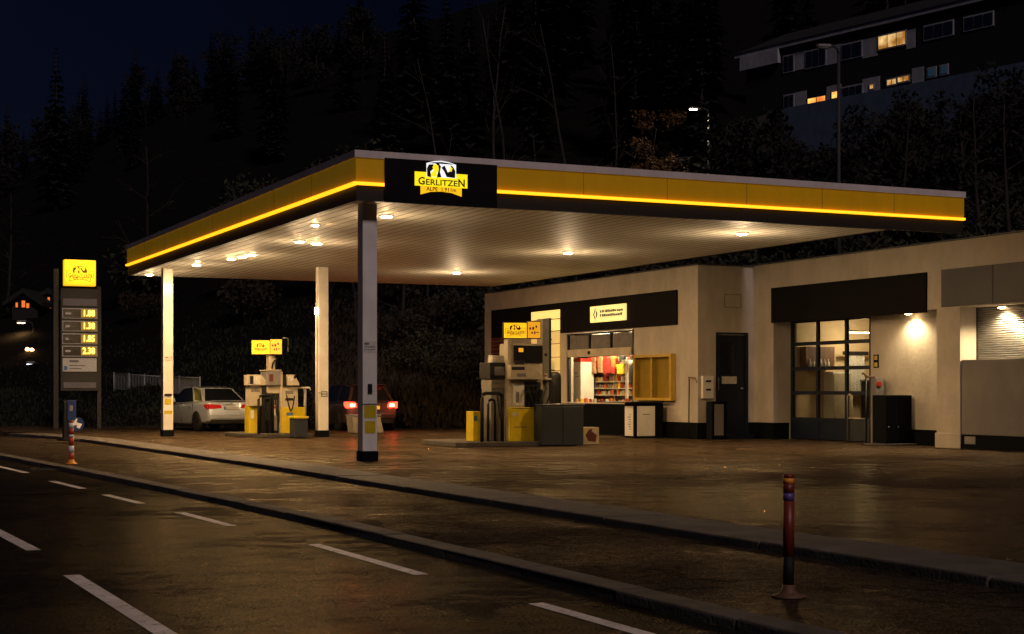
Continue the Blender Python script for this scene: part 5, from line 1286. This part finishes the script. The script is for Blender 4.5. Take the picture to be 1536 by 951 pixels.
# undergrowth and grass
def scatter(name, m_, n, fpx, fZ, size, up, rndseed):
    rnd = random.Random(rndseed); b = MB()
    for i in range(n):
        Z = fZ(rnd); X = (fpx(rnd)-768)/F*Z; x, y = XZ(X, Z)
        if y < yb(x) and x < 34.9: continue
        z = terr(x, y); s_ = size*rnd.uniform(.5, 1.6); az = rnd.uniform(0, 6.28); w_ = Vector((math.cos(az), math.sin(az), 0))*s_*.35; t_ = Vector((rnd.gauss(0, .4)*s_, rnd.gauss(0, .4)*s_, s_*up*rnd.uniform(.5, 1.3)))
        p_ = Vector((x, y, z-.03)); b.add([p_-w_, p_+w_, p_+t_+w_*.3, p_+t_-w_*.3], [(0, 1, 2, 3)])
    return tag(b.build(name, m_, None, fix=False), kind='stuff')
tag(scatter('undergrowth', 'leaf_brown', 16000, lambda r: r.uniform(470, 760), lambda r: 55.5+abs(r.gauss(0, 7)), .14, 1.4, 3), 'brown undergrowth and dead leaves on the bank behind the cars', 'undergrowth')
tag(scatter('grass', 'grass_dark', 16000, lambda r: r.uniform(-40, 480), lambda r: 59+abs(r.gauss(0, 7)), .07, 1.5, 4), 'dark rough grass on the verge round the price pylon', 'grass')
tag(scatter('slope_growth', 'leaf_brown', 9000, lambda r: r.uniform(780, 1540), lambda r: r.uniform(56, 105), .3, 1.4, 6), 'dark brushwood on the slope above the station roof', 'brushwood')

# ------------------------------------------------------------------ apartment block on the slope
Lx, Ly = XZ(19.1, 110); L_ = Vector((Lx, Ly, 0))
dx, dy = XZ(.603, -.798); D_ = Vector((dx, dy, 0)).normalized(); N_ = Vector((D_.y, -D_.x, 0)).normalized()
if N_.dot(O-L_) < 0: N_ = -N_
def ap(px, py):
    d = ray(px, py); t = (L_-O).dot(N_)/d.dot(N_); p = O+d*t; return (p-L_).dot(D_), p.z
apt = thing('apartment_building', (Lx, Ly, 0), 'dark apartment block on the hillside with a few warm lit windows', 'building')
base = terr(Lx, Ly)-3
apt.location = (Lx, Ly, base)
def ab(name, m_, s0, s1, z0, z1, o0, o1, par=None, bev=0.0):
    b = MB(); P_ = lambda s, o_, z: L_+D_*s+N_*o_+Vector((0, 0, z))
    vs = [P_(s0,o0,z0),P_(s1,o0,z0),P_(s1,o1,z0),P_(s0,o1,z0),P_(s0,o0,z1),P_(s1,o0,z1),P_(s1,o1,z1),P_(s0,o1,z1)]
    b.add(vs, [(0,3,2,1),(4,5,6,7),(0,1,5,4),(1,2,6,5),(2,3,7,6),(3,0,4,7)]); return b.build(name, m_, par or apt, bev)
ez = ap(1181, 71)[1]; low = ap(1180, 163)[1]; sW = ap(1105, 120)[0]
ab('wall', 'flat_dark', sW+1, 34, base, ez, -11, 0)
ab('lower_wall', 'flat_white', 0, 33.9, base, low, .002, .25)
ab('eave', 'flat_panel', sW, 34.5, ez+.002, ez+.32, -11.5, .22)
ab('wing_band', 'flat_panel', sW+.6, -.2, ez-1.0, ez-.01, .002, .3)
b = MB(); P_ = lambda s, o_, z: L_+D_*s+N_*o_+Vector((0, 0, z))
b.add([P_(sW, .28, ez+.33), P_(34.6, .28, ez+.33), P_(34.6, -5.3, ez+2.6), P_(sW, -5.3, ez+2.6), P_(34.6, -11.6, ez+.33), P_(sW, -11.6, ez+.33)], [(0, 1, 2, 3), (3, 2, 4, 5), (0, 3, 5), (1, 4, 2), (0, 5, 4, 1)])
b.build('roof', 'roof_dark', apt)
def apw(x0, y0, x1, y1, glass, name='window', frame='flat_panel', n_=2, proud=.0):
    s0, z1a = ap(x0, y0); s1, z1 = ap(x1, y1); zt = z1a; zb0 = ap(x0, y1+.2*(x1-x0))[1]
    zb_ = zb0
    f_ = ab(name, frame, s0-.06, s1+.06, zb_-.06, zt+.06, .003+proud, .05+proud)
    for k in range(n_):
        a = lerp(s0, s1, k/n_)+.04; c = lerp(s0, s1, (k+1)/n_)-.04
        g_ = glass[k] if isinstance(glass, (list, tuple)) else glass
        ab('pane', g_, a, c, zb_+.04, zt-.04, .052+proud, .07+proud, f_)
# white infill bands of the two storeys
def band(x0, y0, x1, hpx, name='wall_panel'):
    s0, zt = ap(x0, y0); s1, _ = ap(x1, y0); zb0 = ap(x0, y0+hpx)[1]; ab(name, 'flat_panel', s0, s1, zb0, zt, .001, .02)
for x0, y0, x1 in ((1193, 78, 1208), (1240, 70, 1262), (1294, 60, 1316), (1360, 46, 1373)): band(x0, y0, x1, 28)
band(1373+10, 40, 1440, 26) if False else None
for x0, y0, x1 in ((1193, 139, 1210), (1240, 130, 1262), (1294, 119, 1320), (1368, 103, 1386)): band(x0, y0, x1, 23)
apw(1176, 85, 1191, 106, 'win_dark'); apw(1209, 78, 1239, 97, 'win_dark', n_=3); apw(1263, 68, 1293, 84, 'win_dark', n_=2)
apw(1318, 55, 1359, 67, ['win_lit', 'win_lit', 'win_lit'], n_=3); apw(1387, 40, 1430, 52, 'win_dark', n_=3); apw(1447, 27, 1490, 38, 'win_dark', n_=3)
apw(1177, 144, 1191, 161, 'win_dark'); apw(1212, 148, 1239, 154, ['win_lit_hot', 'win_lit_hot'], n_=2, frame='red_brown'); apw(1248, 138, 1257, 147, 'win_lit_hot', n_=1)
apw(1264, 132, 1294, 141, 'win_dark', n_=3); apw(1305, 127, 1311, 133, 'win_lit', n_=1); apw(1331, 120, 1345, 126, 'win_lit', n_=2); apw(1347, 116, 1364, 121, 'win_lit', n_=2)
apw(1392, 103, 1404, 114, 'win_bluish', n_=1); apw(1411, 99, 1422, 110, 'win_bluish', n_=1); apw(1179, 196, 1197, 207, 'win_bluish', n_=2)
gw = thing('garden_wall', (0, 0, 0), 'pale low garden wall left of the flats', 'wall')
a = at(1088, 190, 100); c = at(1152, 172, 101)
gw.location = (a.x, a.y, terr(a.x, a.y)-1)
dv = (Vector((c.x, c.y, 0))-Vector((a.x, a.y, 0))); nv = Vector((dv.y, -dv.x, 0)).normalized()*.2; q = [Vector((a.x, a.y, 0)), Vector((c.x, c.y, 0))]
b = MB(); zb_, z0, z1 = terr(a.x, a.y)-1, a.z, a.z+1.0
b.add([q[0]+Vector((0,0,zb_)), q[1]+Vector((0,0,zb_)), q[1]+nv+Vector((0,0,zb_)), q[0]+nv+Vector((0,0,zb_)), q[0]+Vector((0,0,z0)), q[1]+Vector((0,0,z1)), q[1]+nv+Vector((0,0,z1)), q[0]+nv+Vector((0,0,z0))], [(0,3,2,1),(4,5,6,7),(0,1,5,4),(1,2,6,5),(2,3,7,6),(3,0,4,7)])
b.build('render', 'flat_dark', gw)

# ------------------------------------------------------------------ lamp posts
def lamppost(px, pytop, Z, arm, lb, m_, e=0, col=(1, .85, .65), r=.07, gp=None, head=.5):
    p = at(px, pytop, Z); z0 = terr(p.x, p.y)-.3
    if z0 < -.3: z0 = 0
    t = thing('street_lamp', (p.x, p.y, z0), lb, 'street lamp', gp)
    MB().tube([(p.x, p.y, z0), (p.x, p.y, p.z-.3)], [r, r*.6], 10).build('pole', 'dull_pole', t)
    ax = Vector((CY, -SY, 0))*arm; q = Vector((p.x, p.y, p.z))
    MB().tube([q-Vector((0, 0, .35)), q+ax*.1-Vector((0, 0, .08)), q+ax*.5+Vector((0, 0, .03)), q+ax], r*.5, 8).build('arm', 'dull_pole', t)
    an = ax.normalized(); sd_ = Vector((-an.y, an.x, 0)); h_ = q+ax
    b = MB().prism(h_+Vector((0, 0, -.03)), an, sd_, (0, 0, 1), [(-.1, -.08), (head*.8, -.15), (head, -.08), (head, .08), (head*.8, .15), (-.1, .08)], .12); b.build('head', 'grey_metal', t, .02)
    MB().prism(h_+Vector((0, 0, -.075)), an, sd_, (0, 0, 1), [(.0, -.07), (head*.85, -.11), (head*.85, .11), (.0, .07)], .04).build('lens', m_, t)
    if e: light('bulb', 'SPOT', h_+an*.25-Vector((0, 0, .15)), t, e, col, .12, R(160), .5)
    return t
lamppost(1063, 163, 97, -.75, 'lit street lamp on the hillside beside the small bare tree', 'lamp_cold', 1100, (1, .78, .5), .10)
lamppost(1258, 70, 62, -.4, 'very tall unlit lamp post rising behind the workshop roof', 'plaster_grey', 0, r=.11)
lamppost(50, 483, 80, -.45, 'orange street lamp glowing far off left of the pylon', 'lamp_orange', 60, (1, .55, .2), .05, head=.4)
lamppost(62, 545, 73, -.4, 'low cold lamp lighting pale ground left of the pylon', 'lamp_white_far', 70, (.8, .9, 1), .04, head=.3)
for k, (px, py) in enumerate(((41, 524), (48, 525))):
    p = at(px, py, 76); z0 = terr(p.x, p.y)
    t = thing('bollard_lamp', (p.x, p.y, z0), ('left', 'right')[k]+' one of the pair of tiny warm lamps left of the pylon', 'lamp', 'pair of tiny warm lamps')
    MB().tube([(p.x, p.y, z0), (p.x, p.y, p.z-.06)], .04).build('post', 'grey_metal', t); MB().lathe((p.x, p.y, p.z-.07), [(.05, 0), (.1, .05), (.08, .13), (.03, .16)], 10).build('lens', 'lamp_orange', t)
p = at(250, 538, 60)
t = thing('wall_lantern', (p.x, p.y, max(0, terr(p.x, p.y))), 'small warm lantern on thin post just left of the far left column', 'lantern')
MB().tube([(p.x, p.y, terr(p.x, p.y)-.2), (p.x, p.y, p.z-.1)], .03).build('post', 'dark_metal', t); MB().lathe((p.x, p.y, p.z-.1), [(.04, 0), (.09, .04), (.09, .14), (.03, .2)], 10).build('lens', 'lamp_soft', t)

# far houses at left
def house(px0, px1, pyb, pyt, Z, lb, wallm, wins, glass):
    a = at(px0, pyb, Z); c = at(px1, pyt, Z); z0 = min(terr(a.x, a.y), terr(c.x, c.y))-2; rgt = Vector((CY, -SY, 0)); fwd = Vector((SY, CY, 0))
    w_ = (px1-px0)/F*Z; ht = c.z; eave = ht-w_*.42
    t = thing('gabled_house', (a.x, a.y, z0), lb, 'house')
    b0 = Vector((a.x, a.y, 0))
    MB().prism(b0, rgt, (0, 0, 1), fwd, [(0, z0), (w_, z0), (w_, eave), (w_/2, ht-.15), (0, eave)], 7).build('wall', wallm, t)
    MB().prism(b0-fwd*.4, rgt, (0, 0, 1), fwd, [(-.4, eave-.3), (w_/2, ht-.14), (w_+.4, eave-.3), (w_+.4, eave-.05), (w_/2, ht+.12), (-.4, eave-.05)], 7.8).build('roof', 'roof_dark', t)
    for (x0, y0, x1, y1) in wins:
        q0 = at(x0, y1, Z); q1 = at(x1, y0, Z); ww = (x1-x0)/F*Z
        f_ = MB().prism(Vector((q0.x, q0.y, 0))-fwd*.04, rgt, (0, 0, 1), fwd, [(-.05, q0.z-.05), (ww+.05, q0.z-.05), (ww+.05, q1.z+.05), (-.05, q1.z+.05)], .038).build('window', 'flat_dark', t)
        MB().prism(Vector((q0.x, q0.y, 0))-fwd*.06, rgt, (0, 0, 1), fwd, [(0, q0.z), (ww, q0.z), (ww, q1.z), (0, q1.z)], .018).build('pane', glass, f_)
house(318, 362, 310, 250, 150, 'dim gabled house on the slope above the canopy left end', 'house_pale', [(336, 268, 340, 282), (330, 296, 336, 306), (346, 296, 352, 306)], 'win_dark')
house(18, 56, 480, 436, 86, 'dark far house with orange windows left of the pylon', 'flat_dark', [(24, 454, 27, 461), (33, 451, 38, 461), (40, 455, 44, 462)], 'win_far_hot')
house(64, 84, 480, 436, 88, 'narrow far house with orange window beside the pylon post', 'flat_dark', [(72, 446, 75, 453), (75, 455, 79, 462)], 'win_far_hot')
# fence at left
fe = thing('mesh_fence', (0, 0, 0), 'pale railing fence on the verge left of the silver car', 'fence')
f0 = at(171, 585, 66); f1 = at(240, 590, 64.5); f2 = at(300, 594, 60)
fe.location = (f0.x, f0.y, terr(f0.x, f0.y)-.1)
def seg(a, c, n_):
    for k in range(n_+1):
        q = a.lerp(c, k/n_); MB().tube([(q.x, q.y, q.z-.25), (q.x, q.y, q.z+.76)], .03, 6).build('post', 'fence_grey', fe)
    for zz in (.02, .70): 
        pass
    b = MB().tube([(a.x, a.y, a.z+.70), (c.x, c.y, c.z+.70)], .022, 6).tube([(a.x, a.y, a.z+.04), (c.x, c.y, c.z+.04)], .018, 6)
    m_ = int((c-a).length/.09)
    for k in range(m_): q = a.lerp(c, k/m_); b.tube([(q.x, q.y, q.z+.04), (q.x, q.y, q.z+.70)], .009, 4, False)
    b.build('railing', 'fence_grey', fe)
seg(f0, f1, 3); seg(f1, f2, 2)
uc = at(219, 560, 72); 
t = thing('utility_cabinet', (uc.x, uc.y, terr(uc.x, uc.y)-.1), 'dark box-shaped utility cabinet behind the pale fence', 'cabinet')
z0 = terr(uc.x, uc.y)-.1; zt = at(219, 534, 72).z
MB().box(uc.x, uc.x+.72, uc.y, uc.y+.5, z0, zt).build('body', 'bin_blue_grey', t, .02); MB().box(uc.x-.03, uc.x+.75, uc.y-.03, uc.y+.53, zt+.001, zt+.05).build('lid', 'grey_metal', t, .01); MB().box(uc.x+.1, uc.x+.3, uc.y-.012, uc.y-.001, zt-.35, zt-.2).build('plate', 'plaster_grey', t)
